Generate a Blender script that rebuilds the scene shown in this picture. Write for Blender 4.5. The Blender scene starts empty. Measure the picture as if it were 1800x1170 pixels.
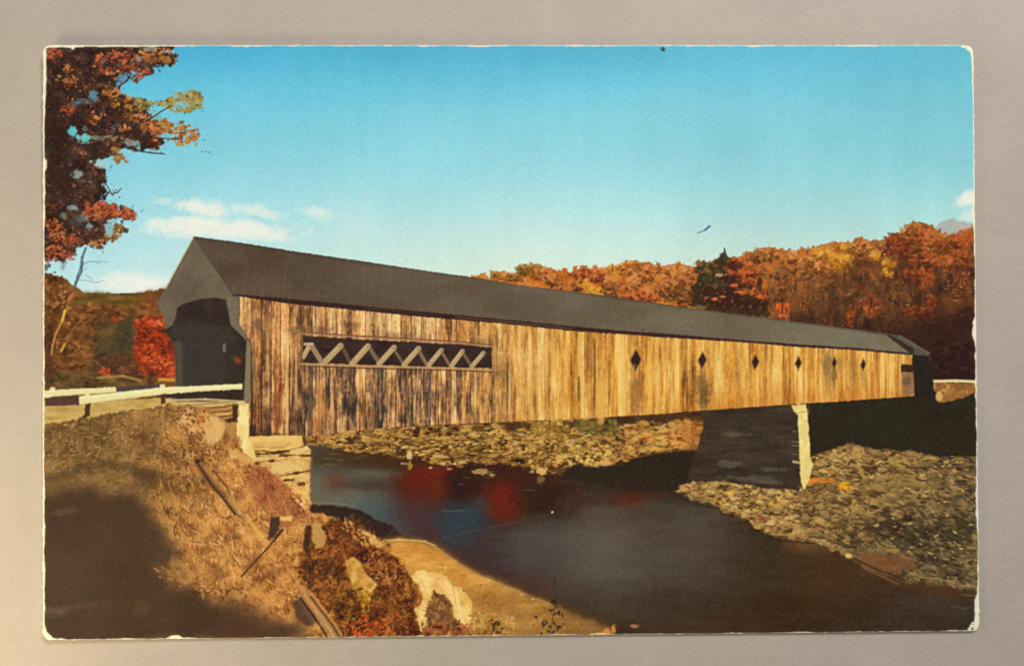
import bpy, math
import numpy as np

# ------------------------------------------------------------------ camera
scene = bpy.context.scene
LENS = 35.0
CAM_LOC = (-2.61854824e-03, -7.65999983e-04, 1.48989687e-01)
CAM_ROT = (1.16232001e-02, -1.63690674e-02, -5.01087168e-03)
cam_data = bpy.data.cameras.new('camera')
cam_data.lens = LENS
cam_data.sensor_width = 36.0
cam_data.clip_start = 0.01
cam_data.clip_end = 20.0
cam = bpy.data.objects.new('camera', cam_data)
cam.location = CAM_LOC
cam.rotation_euler = CAM_ROT
scene.collection.objects.link(cam)
scene.camera = cam

# ------------------------------------------------------------------ light: an indoor room, lamps only
world = bpy.data.worlds.new('World')
scene.world = world
world.use_nodes = True
WORLD_C, WORLD_S = (0.96, 0.98, 1.0), 0.25
world.node_tree.nodes['Background'].inputs['Color'].default_value = WORLD_C + (1,)
world.node_tree.nodes['Background'].inputs['Strength'].default_value = WORLD_S
LAMPS = []


def lamp(name, loc, target, size, power, color):
    d = bpy.data.lights.new(name, 'AREA')
    d.shape = 'DISK'
    d.size = size
    d.energy = power
    d.color = color
    o = bpy.data.objects.new(name, d)
    o.location = loc
    v = np.array(target) - np.array(loc)
    o.rotation_euler = (math.acos(-v[2] / np.linalg.norm(v)), 0, math.atan2(v[1], v[0]) - math.pi / 2)
    scene.collection.objects.link(o)
    LAMPS.append((np.array(loc), v / np.linalg.norm(v), power, np.array(color)))
    return o


lamp('room_lamp', (0.11, 0.28, 0.29), (0, 0, 0), 0.17, 1.64, (1.0, 0.985, 0.95))
lamp('desk_lamp', (-0.140, -0.062, 0.062), (-0.075, -0.048, 0), 0.05, 0.145, (1.0, 0.80, 0.45))


def irradiance(P):
    """light falling on level points P, as a factor on their reflectance (measured from the lamps above)"""
    E = np.zeros(P.shape) + np.array(WORLD_C) * WORLD_S
    for loc, axis, power, c in LAMPS:
        v = P - loc
        d2 = (v ** 2).sum(-1)
        dn = np.sqrt(d2)
        k = power * np.clip((v @ axis) / dn, 0, 1) * np.clip(-v[..., 2] / dn, 0, 1) / (math.pi ** 2 * d2)
        E += k[..., None] * c
    return E


vs = scene.view_settings
vs.view_transform = 'Standard'
vs.look = 'None'
vs.exposure = 0.0
vs.gamma = 1.0
vs.use_curve_mapping = False

# ================================================================== the print, painted in code
# canvas coordinates are those of the photograph (1800 x 1170); the canvas covers the card only
OX, OY, W, H = 60, 60, 1680, 1080
rng = np.random.default_rng(11)
C = np.zeros((H, W, 3), np.float32)
REG = np.zeros((H, W), np.uint8)          # which printed motif each spot belongs to
SKY, HILL, LTREE, BRIDGE, ROOF, PORTAL, LATT, PIER, RIVER, SHORE, RBANK, GRASS, RAIL, ABUT, SAND, SHRUB = range(16)


def axis_lerp(n, off, scale, g):
    p = (np.arange(n, dtype=np.float32) + off) / scale
    i = np.floor(p).astype(int)
    f = p - i
    f = f * f * (3 - 2 * f)
    return i % g, (i + 1) % g, f.astype(np.float32)


def noise(h, w, sx, sy, octs=3, gain=.55, seed=None, spread=1.0):
    r = rng if seed is None else np.random.default_rng(seed)
    out = np.zeros((h, w), np.float32)
    a, tot = 1.0, 0.0
    for _ in range(octs):
        gy = int(h / sy) + 3
        gx = int(w / sx) + 3
        G = r.random((gy, gx)).astype(np.float32)
        x0, x1, fx = axis_lerp(w, r.random() * sx, sx, gx)
        y0, y1, fy = axis_lerp(h, r.random() * sy, sy, gy)
        A = G[:, x0] * (1 - fx) + G[:, x1] * fx
        out += a * (A[y0] * (1 - fy[:, None]) + A[y1] * fy[:, None])
        tot += a
        a *= gain
        sx = max(sx / 2, 1.0)
        sy = max(sy / 2, 1.0)
    out /= tot
    return np.clip((out - .5) * 1.9 * spread + .5, 0, 1)


def blur(a, s):
    if s < .3:
        return a
    k = int(math.ceil(2.5 * s))
    x = np.arange(-k, k + 1)
    g = np.exp(-x * x / (2 * s * s))
    g = (g / g.sum()).astype(np.float32)
    if s > 6:                                # three box passes
        r = max(1, int(round(s)))
        for ax in (0, 1):
            for _ in range(3):
                p = np.pad(a, [(r + 1, r) if i == ax else (0, 0) for i in range(a.ndim)], mode='edge')
                c = np.cumsum(p, axis=ax, dtype=np.float64)
                n = a.shape[ax]
                hi = [slice(None)] * a.ndim
                lo = [slice(None)] * a.ndim
                hi[ax] = slice(2 * r + 1, 2 * r + 1 + n)
                lo[ax] = slice(0, n)
                a = ((c[tuple(hi)] - c[tuple(lo)]) / (2 * r + 1)).astype(np.float32)
        return a
    for ax in (0, 1):
        p = np.pad(a, [(k, k) if i == ax else (0, 0) for i in range(a.ndim)], mode='edge')
        n = a.shape[ax]
        out = np.zeros_like(a)
        for j in range(2 * k + 1):
            sl = [slice(None)] * a.ndim
            sl[ax] = slice(j, j + n)
            out += g[j] * p[tuple(sl)]
        a = out
    return a


def col(c):
    return np.array(c, np.float32) / 255.0


def ramp(n, cols):
    cols = np.array(cols, np.float32) / 255.0
    t = np.clip(n, 0, 1) * (len(cols) - 1)
    i = np.minimum(t.astype(int), len(cols) - 2)
    f = (t - i)[..., None]
    return cols[i] * (1 - f) + cols[i + 1] * f


class R:
    """a painted region: a polygon in photograph pixels, with a rough or soft outline"""
    def __init__(s, pts, rough=0.0, rs=8.0, soft=0.6, seed=None):
        pts = np.array(pts, np.float32)
        pad = int(rough * 1.5 + soft * 3 + 3)
        x0 = max(int(pts[:, 0].min()) - pad - OX, 0)
        y0 = max(int(pts[:, 1].min()) - pad - OY, 0)
        x1 = min(int(pts[:, 0].max()) + pad - OX, W)
        y1 = min(int(pts[:, 1].max()) + pad - OY, H)
        s.x0, s.y0, s.w, s.h = x0, y0, x1 - x0, y1 - y0
        s.sl = (slice(y0, y1), slice(x0, x1))
        yy, xx = np.mgrid[y0:y1, x0:x1].astype(np.float32)
        s.X = xx + OX
        s.Y = yy + OY
        px, py = s.X, s.Y
        if rough > 0:
            px = px + (noise(s.h, s.w, rs, rs, 3, seed=seed) - .5) * 2.4 * rough
            py = py + (noise(s.h, s.w, rs, rs, 3, seed=None if seed is None else seed + 1) - .5) * 2.4 * rough
        m = np.zeros((s.h, s.w), bool)
        n = len(pts)
        for i in range(n):
            ax, ay = pts[i]
            bx, by = pts[(i + 1) % n]
            if ay == by:
                continue
            cnd = ((ay > py) != (by > py))
            m ^= cnd & (px < (bx - ax) * (py - ay) / (by - ay) + ax)
        s.m = blur(m.astype(np.float32), soft)

    def n(s, sx, sy=None, octs=3, spread=1.0, gain=.55):
        return noise(s.h, s.w, sx, sy or sx, octs, gain, None, spread)

    def warp(s, n, amp, sc):
        yy, xx = np.mgrid[0:s.h, 0:s.w]
        dx = ((s.n(sc) - .5) * 2 * amp).astype(int)
        dy = ((s.n(sc) - .5) * 2 * amp).astype(int)
        return n[np.clip(yy + dy, 0, s.h - 1), np.clip(xx + dx, 0, s.w - 1)]

    def fill(s, c, alpha=1.0, reg=None, mask=None):
        m = s.m if mask is None else s.m * mask
        if not isinstance(c, np.ndarray):
            c = col(c)
        a = (m * alpha)[..., None]
        C[s.sl] = C[s.sl] * (1 - a) + c * a
        if reg is not None:
            q = REG[s.sl]
            q[m > .5] = reg
        return s

    def tint(s, c, alpha, mask=None):
        return s.fill(c, alpha, None, mask)

    def dabs(s, n, pal, size=(2, 5), asp=(1, 2), ang=0.0, jit=3.2, alpha=(.5, .9), bend=0.0, top=None):
        pal = np.array(pal, np.float32) / 255.0
        tries = 0
        done = 0
        cl = s.n(26, 26, 2)
        while done < n and tries < n * 12:
            tries += 1
            iy = int(rng.random() * s.h)
            ix = int(rng.random() * s.w)
            if s.m[iy, ix] < .5:
                continue
            done += 1
            r = size[0] + (size[1] - size[0]) * rng.random() ** 1.7
            a = asp[0] + (asp[1] - asp[0]) * rng.random()
            t = ang + (rng.random() - .5) * jit
            k = cl[iy, ix] * .55 + rng.random() * .45
            c = pal[min(int(k * len(pal)), len(pal) - 1)] * (0.9 + .2 * rng.random())
            dab(s.x0 + ix, s.y0 + iy, r * a, r, t, c, alpha[0] + (alpha[1] - alpha[0]) * rng.random(), bend * (rng.random() * 2 - 1))
        return s


def dab(x, y, a, b, t, c, al, bend=0.0):
    e = int(max(a, b) * 1.3 + 2)
    x0, x1, y0, y1 = max(int(x) - e, 0), min(int(x) + e + 1, W), max(int(y) - e, 0), min(int(y) + e + 1, H)
    if x1 <= x0 or y1 <= y0:
        return
    xx = np.arange(x0, x1, dtype=np.float32)[None] - x
    yy = np.arange(y0, y1, dtype=np.float32)[:, None] - y
    ct, st = math.cos(t), math.sin(t)
    u = (xx * ct + yy * st) / max(a, .6)
    v = (-xx * st + yy * ct) / max(b, .6)
    if bend:
        v = v + bend * (u * u - .4)
    d = u * u + v * v
    m = np.clip(1.35 - d * 1.1, 0, 1) * al
    C[y0:y1, x0:x1] += (c - C[y0:y1, x0:x1]) * m[..., None]


def line(pts, w, c, al=1.0, soft=.8, reg=None, w2=None):
    c = col(c)
    for i in range(len(pts) - 1):
        (ax, ay), (bx, by) = pts[i], pts[i + 1]
        wa = w if w2 is None else w + (w2 - w) * i / max(len(pts) - 1, 1)
        e = wa + soft + 2
        x0, x1 = max(int(min(ax, bx) - e - OX), 0), min(int(max(ax, bx) + e - OX) + 1, W)
        y0, y1 = max(int(min(ay, by) - e - OY), 0), min(int(max(ay, by) + e - OY) + 1, H)
        if x1 <= x0 or y1 <= y0:
            continue
        xx = np.arange(x0, x1, dtype=np.float32)[None] + OX
        yy = np.arange(y0, y1, dtype=np.float32)[:, None] + OY
        L = (bx - ax) ** 2 + (by - ay) ** 2 + 1e-6
        t = np.clip(((xx - ax) * (bx - ax) + (yy - ay) * (by - ay)) / L, 0, 1)
        d = np.sqrt((xx - ax - t * (bx - ax)) ** 2 + (yy - ay - t * (by - ay)) ** 2)
        m = np.clip((wa / 2 - d) / soft + .5, 0, 1) * al
        C[y0:y1, x0:x1] += (c - C[y0:y1, x0:x1]) * m[..., None]
        if reg is not None:
            REG[y0:y1, x0:x1][m > .4] = reg


def blob(x, y, a, b, c, al, t=0.0):
    """a soft gaussian patch"""
    e = int(max(a, b) * 2.6)
    x0, x1, y0, y1 = max(int(x - e - OX), 0), min(int(x + e - OX), W), max(int(y - e - OY), 0), min(int(y + e - OY), H)
    if x1 <= x0 or y1 <= y0:
        return
    xx = np.arange(x0, x1, dtype=np.float32)[None] + OX - x
    yy = np.arange(y0, y1, dtype=np.float32)[:, None] + OY - y
    ct, st = math.cos(t), math.sin(t)
    d = ((xx * ct + yy * st) / a) ** 2 + ((-xx * st + yy * ct) / b) ** 2
    m = np.exp(-d * .5) * al
    C[y0:y1, x0:x1] += (col(c) - C[y0:y1, x0:x1]) * m[..., None]


def patch(x, y, a, b, c, al, edge=.35, rough=.25, sc=9, t=0.0, reg=None):
    """a patch with a ragged but soft edge"""
    e = int(max(a, b) * 1.7) + 3
    x0, x1, y0, y1 = max(int(x - e - OX), 0), min(int(x + e - OX), W), max(int(y - e - OY), 0), min(int(y + e - OY), H)
    if x1 <= x0 or y1 <= y0:
        return
    xx = np.arange(x0, x1, dtype=np.float32)[None] + OX - x
    yy = np.arange(y0, y1, dtype=np.float32)[:, None] + OY - y
    ct, st = math.cos(t), math.sin(t)
    d = np.sqrt(((xx * ct + yy * st) / a) ** 2 + ((-xx * st + yy * ct) / b) ** 2)
    d = d + (noise(y1 - y0, x1 - x0, sc, sc, 3) - .5) * 2 * rough
    m = np.clip((1 - d) / edge + .5, 0, 1) * al
    if not isinstance(c, np.ndarray):
        c = col(c)
    C[y0:y1, x0:x1] += (c - C[y0:y1, x0:x1]) * m[..., None]
    if reg is not None:
        REG[y0:y1, x0:x1][m > .4] = reg


def stones(reg, n, size, pal, dark=(58, 42, 34), ang=.1, jit=.7, flat=(.4, .7)):
    """single lit stones, each with its dark gap below"""
    pal = np.array(pal, np.float32) / 255
    done = tries = 0
    while done < n and tries < n * 15:
        tries += 1
        ix_, iy_ = int(rng.random() * reg.w), int(rng.random() * reg.h)
        if reg.m[iy_, ix_] < .5:
            continue
        done += 1
        a = size[0] + (size[1] - size[0]) * rng.random() ** 1.8
        b = a * (flat[0] + (flat[1] - flat[0]) * rng.random())
        t = ang + (rng.random() - .5) * jit
        x, y = reg.x0 + ix_, reg.y0 + iy_
        c = pal[int(rng.random() * len(pal))]
        dab(x + a * .2, y + b * .8, a * (.7 + rng.random() * .5), b * (.4 + rng.random() * .5), t, col(dark), .35 + .4 * rng.random(), (rng.random() - .5) * 1.2)
        dab(x, y, a, b, t, c * (.78 + .2 * rng.random()), .55 + .35 * rng.random(), (rng.random() - .5) * 1.4)
        if rng.random() < .6:
            dab(x - a * .2 + (rng.random() - .5) * a * .4, y - b * .3, a * (.4 + .4 * rng.random()), b * .45, t + (rng.random() - .5) * .6, np.minimum(c * 1.08, 1), .5, (rng.random() - .5) * 1.4)


ALLY, ALLX = np.mgrid[0:H, 0:W].astype(np.float32)
ALLX += OX
ALLY += OY

# ---- sky
sky_y = [60, 100, 150, 200, 300, 370, 430, 480, 560]
skyL = np.array([(70, 174, 212), (78, 182, 217), (98, 196, 223), (114, 205, 226), (142, 214, 227), (160, 220, 230), (176, 226, 231), (190, 230, 231), (200, 233, 228)], np.float32)
skyM = np.array([(88, 186, 217), (96, 191, 221), (116, 205, 227), (135, 214, 229), (157, 222, 229), (184, 230, 227), (206, 235, 222), (218, 237, 217), (220, 236, 212)], np.float32)
skyR = np.array([(106, 194, 214), (110, 198, 218), (122, 206, 222), (132, 210, 223), (150, 217, 223), (172, 224, 221), (190, 228, 217), (202, 230, 214), (206, 230, 212)], np.float32)


def grad(cs):
    y = np.arange(H) + OY
    return np.stack([np.interp(y, sky_y, cs[:, k]) for k in range(3)], 1)[:, None, :] / 255.0


tx = (ALLX - 75) / 1640
wl = np.clip(1 - tx / .5, 0, 1)[..., None]
wr = np.clip((tx - .5) / .5, 0, 1)[..., None]
C[:] = grad(skyL) * wl + grad(skyR) * wr + grad(skyM) * (1 - wl - wr)
C += ((noise(H, W, 300, 200, 3) - .5) * .035)[..., None]
C += ((noise(H, W, 40, 220, 2) - .5) * .016)[..., None]
# clouds
for (x, y, a, b, al, t) in [
        (380, 399, 100, 10, .85, .05), (440, 405, 56, 9, .65, .13), (312, 396, 48, 9, .6, -.05), (350, 392, 60, 7, .5, 0), (330, 408, 50, 8, .4, .05),
        (354, 364, 42, 9, .75, .05), (334, 360, 26, 6, .4, .0), (376, 371, 26, 7, .5, .12), (458, 372, 36, 7, .62, .22),
        (432, 366, 24, 8, .35, -.1), (285, 353, 18, 4, .40, .05), (552, 371, 26, 6, .48, .05), (566, 380, 10, 8, .25, 0),
        (480, 415, 34, 5, .35, .2), (360, 414, 70, 6, .35, .05), (610, 392, 60, 30, .12, 0),
        (240, 496, 46, 13, .70, .08), (205, 490, 22, 9, .35, -.3), (270, 505, 34, 10, .55, 0), (225, 512, 40, 7, .45, .1),
        (180, 497, 26, 8, .3, -.3), (1698, 352, 20, 8, .85, -.25), (1708, 347, 12, 9, .7, 0), (1704, 380, 16, 7, .6, 0)]:
    patch(x, y, a * 1.05, b * 1.3, (244, 244, 228), al, edge=.95, rough=.38, sc=18, t=t)
blob(240, 498, 50, 12, (248, 248, 236), .4)
# hair-thin mark in the sky
line([(1226, 409), (1237, 405), (1246, 398)], 2.4, (84, 128, 160), .7, 1.4)
line([(1240, 403), (1247, 397)], 4, (60, 108, 150), .75, 1.6)
patch(1165, 86, 4, 4, (60, 70, 60), .8, .5, .2, 4)
patch(895, 347, 2.2, 2.2, (225, 240, 240), .7)

# ---- dark ground under everything below the skyline
R([(60, 520), (300, 512), (420, 522), (900, 540), (1500, 590), (1740, 600), (1740, 1140), (60, 1140)], 0, 8, .6).fill((84, 64, 46), 1, SHORE)
R([(60, 690), (450, 690), (450, 900), (60, 900)], 0, 8, .6).fill((176, 134, 80), 1, GRASS)
# ---- wooded hill behind the bridge, right
R([(1640, 400), (1655, 388), (1672, 384), (1690, 388), (1712, 395), (1716, 440), (1640, 440)], 3, 8).fill((176, 152, 142), .6, HILL)
patch(1690, 398, 20, 6, (200, 180, 172), .6)
hill_top = [(826, 487), (850, 479), (862, 486), (876, 475), (898, 478), (915, 470), (936, 464), (962, 470), (985, 476), (1010, 472),
            (1030, 466), (1060, 470), (1085, 464), (1112, 459), (1135, 458), (1160, 463), (1190, 463), (1218, 467), (1228, 458),
            (1250, 458), (1266, 455), (1285, 452), (1302, 451), (1325, 440), (1352, 433), (1372, 440), (1398, 439), (1424, 435),
            (1448, 428), (1472, 427), (1488, 425), (1502, 418), (1514, 416), (1530, 426), (1548, 424), (1572, 413), (1590, 404),
            (1604, 393), (1618, 389), (1636, 394), (1650, 404), (1664, 412), (1690, 412), (1702, 400), (1716, 390)]
hill = R(hill_top + [(1716, 700), (1590, 700), (1500, 590), (1160, 545), (900, 510), (826, 492)], 4.0, 7, .7, seed=5)
n1 = hill.warp(hill.n(34, 30, 4), 8, 14)
n2 = hill.warp(hill.n(9, 14, 3), 4, 8)
depth = np.clip((hill.Y - np.interp(hill.X, [p[0] for p in hill_top], [p[1] for p in hill_top])) / 150, 0, 1)
rgt = np.clip((hill.X - 1180) / 350, 0, 1)
lit = ramp(n1 * .6 + n2 * .4, [(120, 72, 36), (176, 98, 46), (206, 120, 56), (214, 150, 84), (196, 112, 54)])
drk = ramp(n1 * .5 + n2 * .5, [(70, 48, 40), (92, 62, 46), (112, 76, 50), (136, 88, 54), (120, 70, 44)])
vd = ramp(n1 * .4 + n2 * .6, [(56, 40, 34), (72, 50, 42), (88, 58, 46), (110, 68, 46)])
w1 = np.clip(rgt * (.40 + depth * 1.6) + (n2 - .5) * .8, 0, 1)[..., None]
w2 = np.clip((depth - .55) * 2.2, 0, 1)[..., None] * np.clip((hill.X - 1350) / 150, 0, 1)[..., None]
hc = lit * (1 - w1) + drk * w1
hc = hc * (1 - w2 * .7) + vd * w2 * .7
hill.fill(hc.astype(np.float32), 1, HILL)


def crown(x, y, a, b, pal, n=70, sz=(2.5, 6), dark=None, al=(.45, .85), reg=None):
    """an autumn crown: ragged patch, dark underside clumps, lit dabs"""
    if dark is not None:
        patch(x, y + b * .12, a, b, dark, .8, .4, .45, 9, reg=reg)
    pal = np.array(pal, np.float32) / 255
    for _ in range(n):
        t = rng.random() * 6.283
        r = rng.random() ** .55
        px, py = x + a * r * math.cos(t), y + b * r * math.sin(t)
        k = np.clip(.5 + .33 * math.sin(t) * -r + (rng.random() - .5) * .9, 0, .999)
        s = sz[0] + (sz[1] - sz[0]) * rng.random() ** 1.6
        dab(px - OX, py - OY, s * (1 + rng.random()), s * .75, (rng.random() - .5) * 2.4, pal[int(k * len(pal))], al[0] + (al[1] - al[0]) * rng.random(), (rng.random() - .3) * .9)


OR = [(94, 60, 38), (136, 82, 46), (174, 104, 56), (200, 128, 70), (212, 152, 94)]
RD = [(92, 50, 36), (134, 68, 42), (166, 84, 48), (188, 100, 58), (204, 122, 76)]
OL = [(84, 66, 34), (120, 92, 44), (150, 112, 54), (176, 134, 66)]
GO = [(150, 98, 40), (190, 130, 52), (216, 156, 66), (226, 176, 84)]
BR = [(80, 54, 40), (112, 74, 48), (140, 94, 58), (166, 112, 68)]
for a in [(886, 486, 18, 8, OR), (870, 482, 10, 5, OL), (930, 474, 26, 11, OL), (950, 482, 22, 11, OR), (905, 488, 16, 6, OL),
          (975, 492, 20, 13, OR), (1002, 500, 20, 13, OR), (1022, 480, 18, 12, RD), (1046, 482, 20, 14, RD), (1028, 504, 15, 10, GO),
          (1047, 512, 16, 8, GO), (1080, 475, 20, 9, GO), (1072, 508, 18, 14, BR), (1110, 472, 26, 13, OR), (1140, 482, 26, 18, OR),
          (1108, 500, 24, 16, OR), (1122, 520, 26, 12, RD), (1144, 524, 16, 8, RD), (1100, 524, 16, 7, RD), (1175, 480, 24, 14, OR),
          (1205, 480, 18, 12, OR), (1180, 510, 28, 18, BR), (1205, 520, 20, 20, BR), (1165, 498, 26, 16, OR), (1190, 496, 28, 14, OR)]:
    crown(*a[:4], a[4], n=int(a[2] * a[3] * .22) + 12, sz=(2, 4.6))
patch(1052, 490, 9, 8, (104, 54, 46), .5, .8, .4)
patch(1018, 508, 8, 4, (84, 56, 46), .7, .6, .4)
# the dark evergreen and its red neighbour
R([(1222, 460), (1240, 462), (1262, 455), (1273, 438), (1284, 455), (1290, 470), (1300, 490), (1345, 510), (1352, 560), (1300, 554), (1225, 545),
   (1213, 520), (1222, 485)], 4, 8, 1.2).fill((66, 56, 42), .92)
crown(1240, 474, 20, 16, [(70, 60, 40), (96, 80, 50), (120, 98, 60), (150, 104, 60)], 34, (2, 5))
crown(1243, 498, 18, 20, [(58, 54, 40), (84, 78, 54), (100, 92, 64)], 22, (2, 5))
line([(1273, 436), (1274, 452)], 3, (64, 76, 66), .9)
patch(1273, 452, 8, 7, (66, 74, 60), .9, .4, .5, 6)
crown(1308, 472, 32, 20, RD, 70, (2.5, 6))
crown(1312, 492, 26, 18, RD[:4], 50, (2.5, 5.5), al=(.5, .9))
crown(1325, 510, 26, 8, RD[1:], 26, (2.5, 5))
for p in [(1290, 468, 12, 9), (1282, 490, 16, 8), (1318, 484, 10, 3), (1300, 503, 22, 4), (1335, 496, 5, 16), (1262, 520, 34, 18), (1305, 532, 40, 14)]:
    patch(*p, (70, 44, 34), .75, .5, .4, 7)
for (x, y, a, b, c) in [(1264, 483, 7, 3, (190, 160, 120)), (1256, 525, 6, 3, (214, 120, 70)), (1269, 521, 5, 2.4, (176, 112, 76)), (1240, 523, 4, 3, (150, 110, 100)),
                        (1338, 520, 9, 4, (220, 110, 60)), (1302, 513, 10, 3, (216, 110, 62)), (1290, 501, 8, 3, (214, 110, 64)), (1256, 501, 5, 5, (110, 92, 66)),
                        (1232, 540, 8, 4, (130, 104, 70))]:
    patch(x, y, a, b, c, .85, .5, .3, 5)
crown(1376, 545, 13, 15, [(150, 66, 34), (206, 92, 46), (226, 112, 58)], 34, (2, 4.5))
crown(1378, 556, 10, 8, RD[2:], 16, (2, 4))
for a in [(1352, 446, 28, 12, OR), (1390, 456, 24, 14, OR), (1420, 462, 20, 14, OR), (1330, 452, 18, 10, BR), (1450, 446, 22, 12, GO), (1470, 456, 18, 14, GO),
          (1440, 470, 18, 12, OR), (1490, 438, 22, 14, GO), (1512, 434, 18, 16, OR), (1530, 448, 16, 14, OR), (1482, 460, 16, 18, GO), (1408, 480, 22, 14, BR),
          (1372, 482, 20, 18, BR), (1370, 512, 18, 18, BR), (1440, 500, 26, 14, BR), (1560, 444, 20, 16, [(96, 50, 38), (130, 66, 46), (150, 84, 58), (160, 96, 74)]),
          (1580, 425, 22, 18, RD[:3]), (1610, 408, 26, 18, OR[:4]), (1632, 420, 24, 18, RD), (1600, 440, 26, 20, RD[:3]), (1636, 440, 20, 14, OR[:4]),
          (1665, 430, 24, 18, [(110, 60, 36), (144, 76, 42), (168, 92, 50)]), (1695, 425, 20, 22, RD[:4]), (1690, 455, 24, 18, [(120, 62, 36), (158, 84, 46), (184, 104, 62)]),
          (1625, 458, 30, 12, RD), (1660, 462, 12, 14, RD[1:]), (1562, 462, 12, 8, GO), (1545, 448, 14, 8, GO), (1560, 478, 10, 8, GO),
          (1628, 490, 14, 20, RD[1:4]), (1600, 484, 26, 12, RD[:3]), (1530, 535, 20, 18, [(92, 54, 46), (130, 70, 52), (150, 82, 60)]), (1530, 546, 14, 10, RD[1:4]),
          (1605, 548, 18, 12, RD[:4]), (1635, 540, 14, 22, RD[:3]), (1690, 500, 16, 34, [(96, 58, 42), (128, 76, 50), (150, 90, 58)]), (1495, 560, 6, 26, RD[:4]),
          (1590, 520, 30, 18, BR[:3])]:
    crown(*a[:4], a[4], n=int(a[2] * a[3] * .17) + 10, sz=(2, 5))
hill.dabs(1500, [(84, 56, 42), (112, 72, 48), (140, 90, 56), (170, 112, 70), (190, 134, 88), (72, 50, 40)], (.9, 2.4), (1, 2.6), .3, 2.6, (.25, .6), .6)
# dark trunks and hollows
for _ in range(150):
    x = 1340 + rng.random() * 370
    yt = np.interp(x, [p[0] for p in hill_top], [p[1] for p in hill_top])
    y = yt + 50 + rng.random() * 110
    dab(x - OX, y - OY, 5 + rng.random() * 11, 1.0 + rng.random() * 1.8, 1.57 + (rng.random() - .5) * .45,
        col([(58, 40, 34), (74, 52, 44), (88, 66, 54), (120, 92, 72), (64, 46, 42)][int(rng.random() * 5)]), .2 + rng.random() * .3)
for p in [(1500, 470, 10, 16), (1520, 462, 16, 7), (1515, 496, 24, 12), (1584, 500, 14, 12), (1612, 520, 6, 40), (1690, 470, 18, 6), (1465, 520, 8, 40), (1430, 560, 40, 10),
          (1612, 437, 6, 12), (1570, 456, 16, 3), (1640, 432, 16, 3), (1610, 452, 24, 3), (1650, 520, 12, 40), (1425, 465, 5, 7)]:
    patch(*p, (70, 48, 40), .42, 1.0, .5, 8)
R([(1560, 580), (1600, 562), (1716, 545), (1716, 672), (1600, 672)], 10, 16, 8).fill((64, 44, 38), .85)
R([(1630, 600), (1716, 600), (1716, 668), (1640, 668)], 6, 16, 6).fill((56, 40, 36), .8)
for _ in range(90):
    dab(1560 - OX + rng.random() * 150, 560 - OY + rng.random() * 95, 3 + rng.random() * 8, 1.5 + rng.random() * 2, (rng.random() - .5) * 2.6,
        col([(84, 56, 46), (96, 64, 50), (52, 36, 32), (76, 58, 46)][int(rng.random() * 4)]), .3 + rng.random() * .3)
R([(1628, 628), (1636, 626), (1637, 645), (1631, 652)], 1, 4, 1).fill((132, 84, 66), .7)

# ---- hills and woods seen left of the portal
lh = [(70, 478), (92, 480), (104, 484), (118, 494), (130, 503), (146, 512), (165, 515), (190, 514), (212, 519), (224, 520), (246, 515), (270, 510), (296, 503)]
r = R(lh + [(330, 520), (330, 700), (70, 700)], 1.6, 8, .8)
n1 = r.warp(r.n(26, 18, 4), 8, 12)
n2 = r.warp(r.n(10, 7, 3), 5, 9)
c = ramp(n1 * .5 + n2 * .5, [(66, 46, 34), (96, 64, 42), (118, 80, 50), (138, 92, 56), (150, 100, 66)])
r.fill(c, 1, HILL)
r = R([(135, 512), (165, 515), (190, 514), (224, 520), (262, 512), (280, 512), (270, 530), (230, 538), (130, 535)], 3, 10, 3)
r.fill(ramp(r.n(20, 8), [(92, 76, 42), (118, 94, 52), (134, 104, 60)]), .9)
R([(250, 516), (296, 503), (300, 560), (240, 545)], 4, 10, 4).fill((132, 76, 50), .65)
R([(78, 480), (110, 486), (128, 505), (120, 600), (78, 640)], 4, 8, 3).dabs(170, [(74, 48, 36), (110, 68, 42), (150, 100, 58), (186, 128, 76), (96, 60, 50)], (1.8, 4.5), (1, 2.2))
R([(120, 530), (280, 530), (290, 600), (230, 660), (78, 660), (78, 600)], 3, 8, 3).dabs(380, [(78, 50, 36), (110, 72, 46), (138, 92, 58), (160, 108, 68), (120, 70, 44)], (1.8, 5), (1, 3), 0, 1.2)
# grey-green evergreens
R([(168, 562), (205, 560), (232, 552), (236, 600), (228, 622), (200, 626), (180, 652), (162, 655), (164, 600)], 4, 9, 2.5).fill((82, 72, 52), .7)
R([(200, 572), (218, 562), (232, 570), (230, 618), (205, 622)], 4, 8, 3).fill((70, 68, 56), .6)
R([(165, 560), (236, 555), (230, 625), (165, 655)], 2, 8).dabs(200, [(58, 54, 44), (76, 74, 56), (94, 86, 62), (112, 88, 58), (86, 64, 46)], (1.3, 3.6), (1, 2), 1.2, 1.2, (.3, .6))
crown(198, 558, 18, 7, [(150, 72, 44), (180, 88, 54)], 16, (2, 4.5))
patch(186, 582, 14, 9, (124, 102, 58), .6, .7, .5, 9, -.5)
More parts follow.
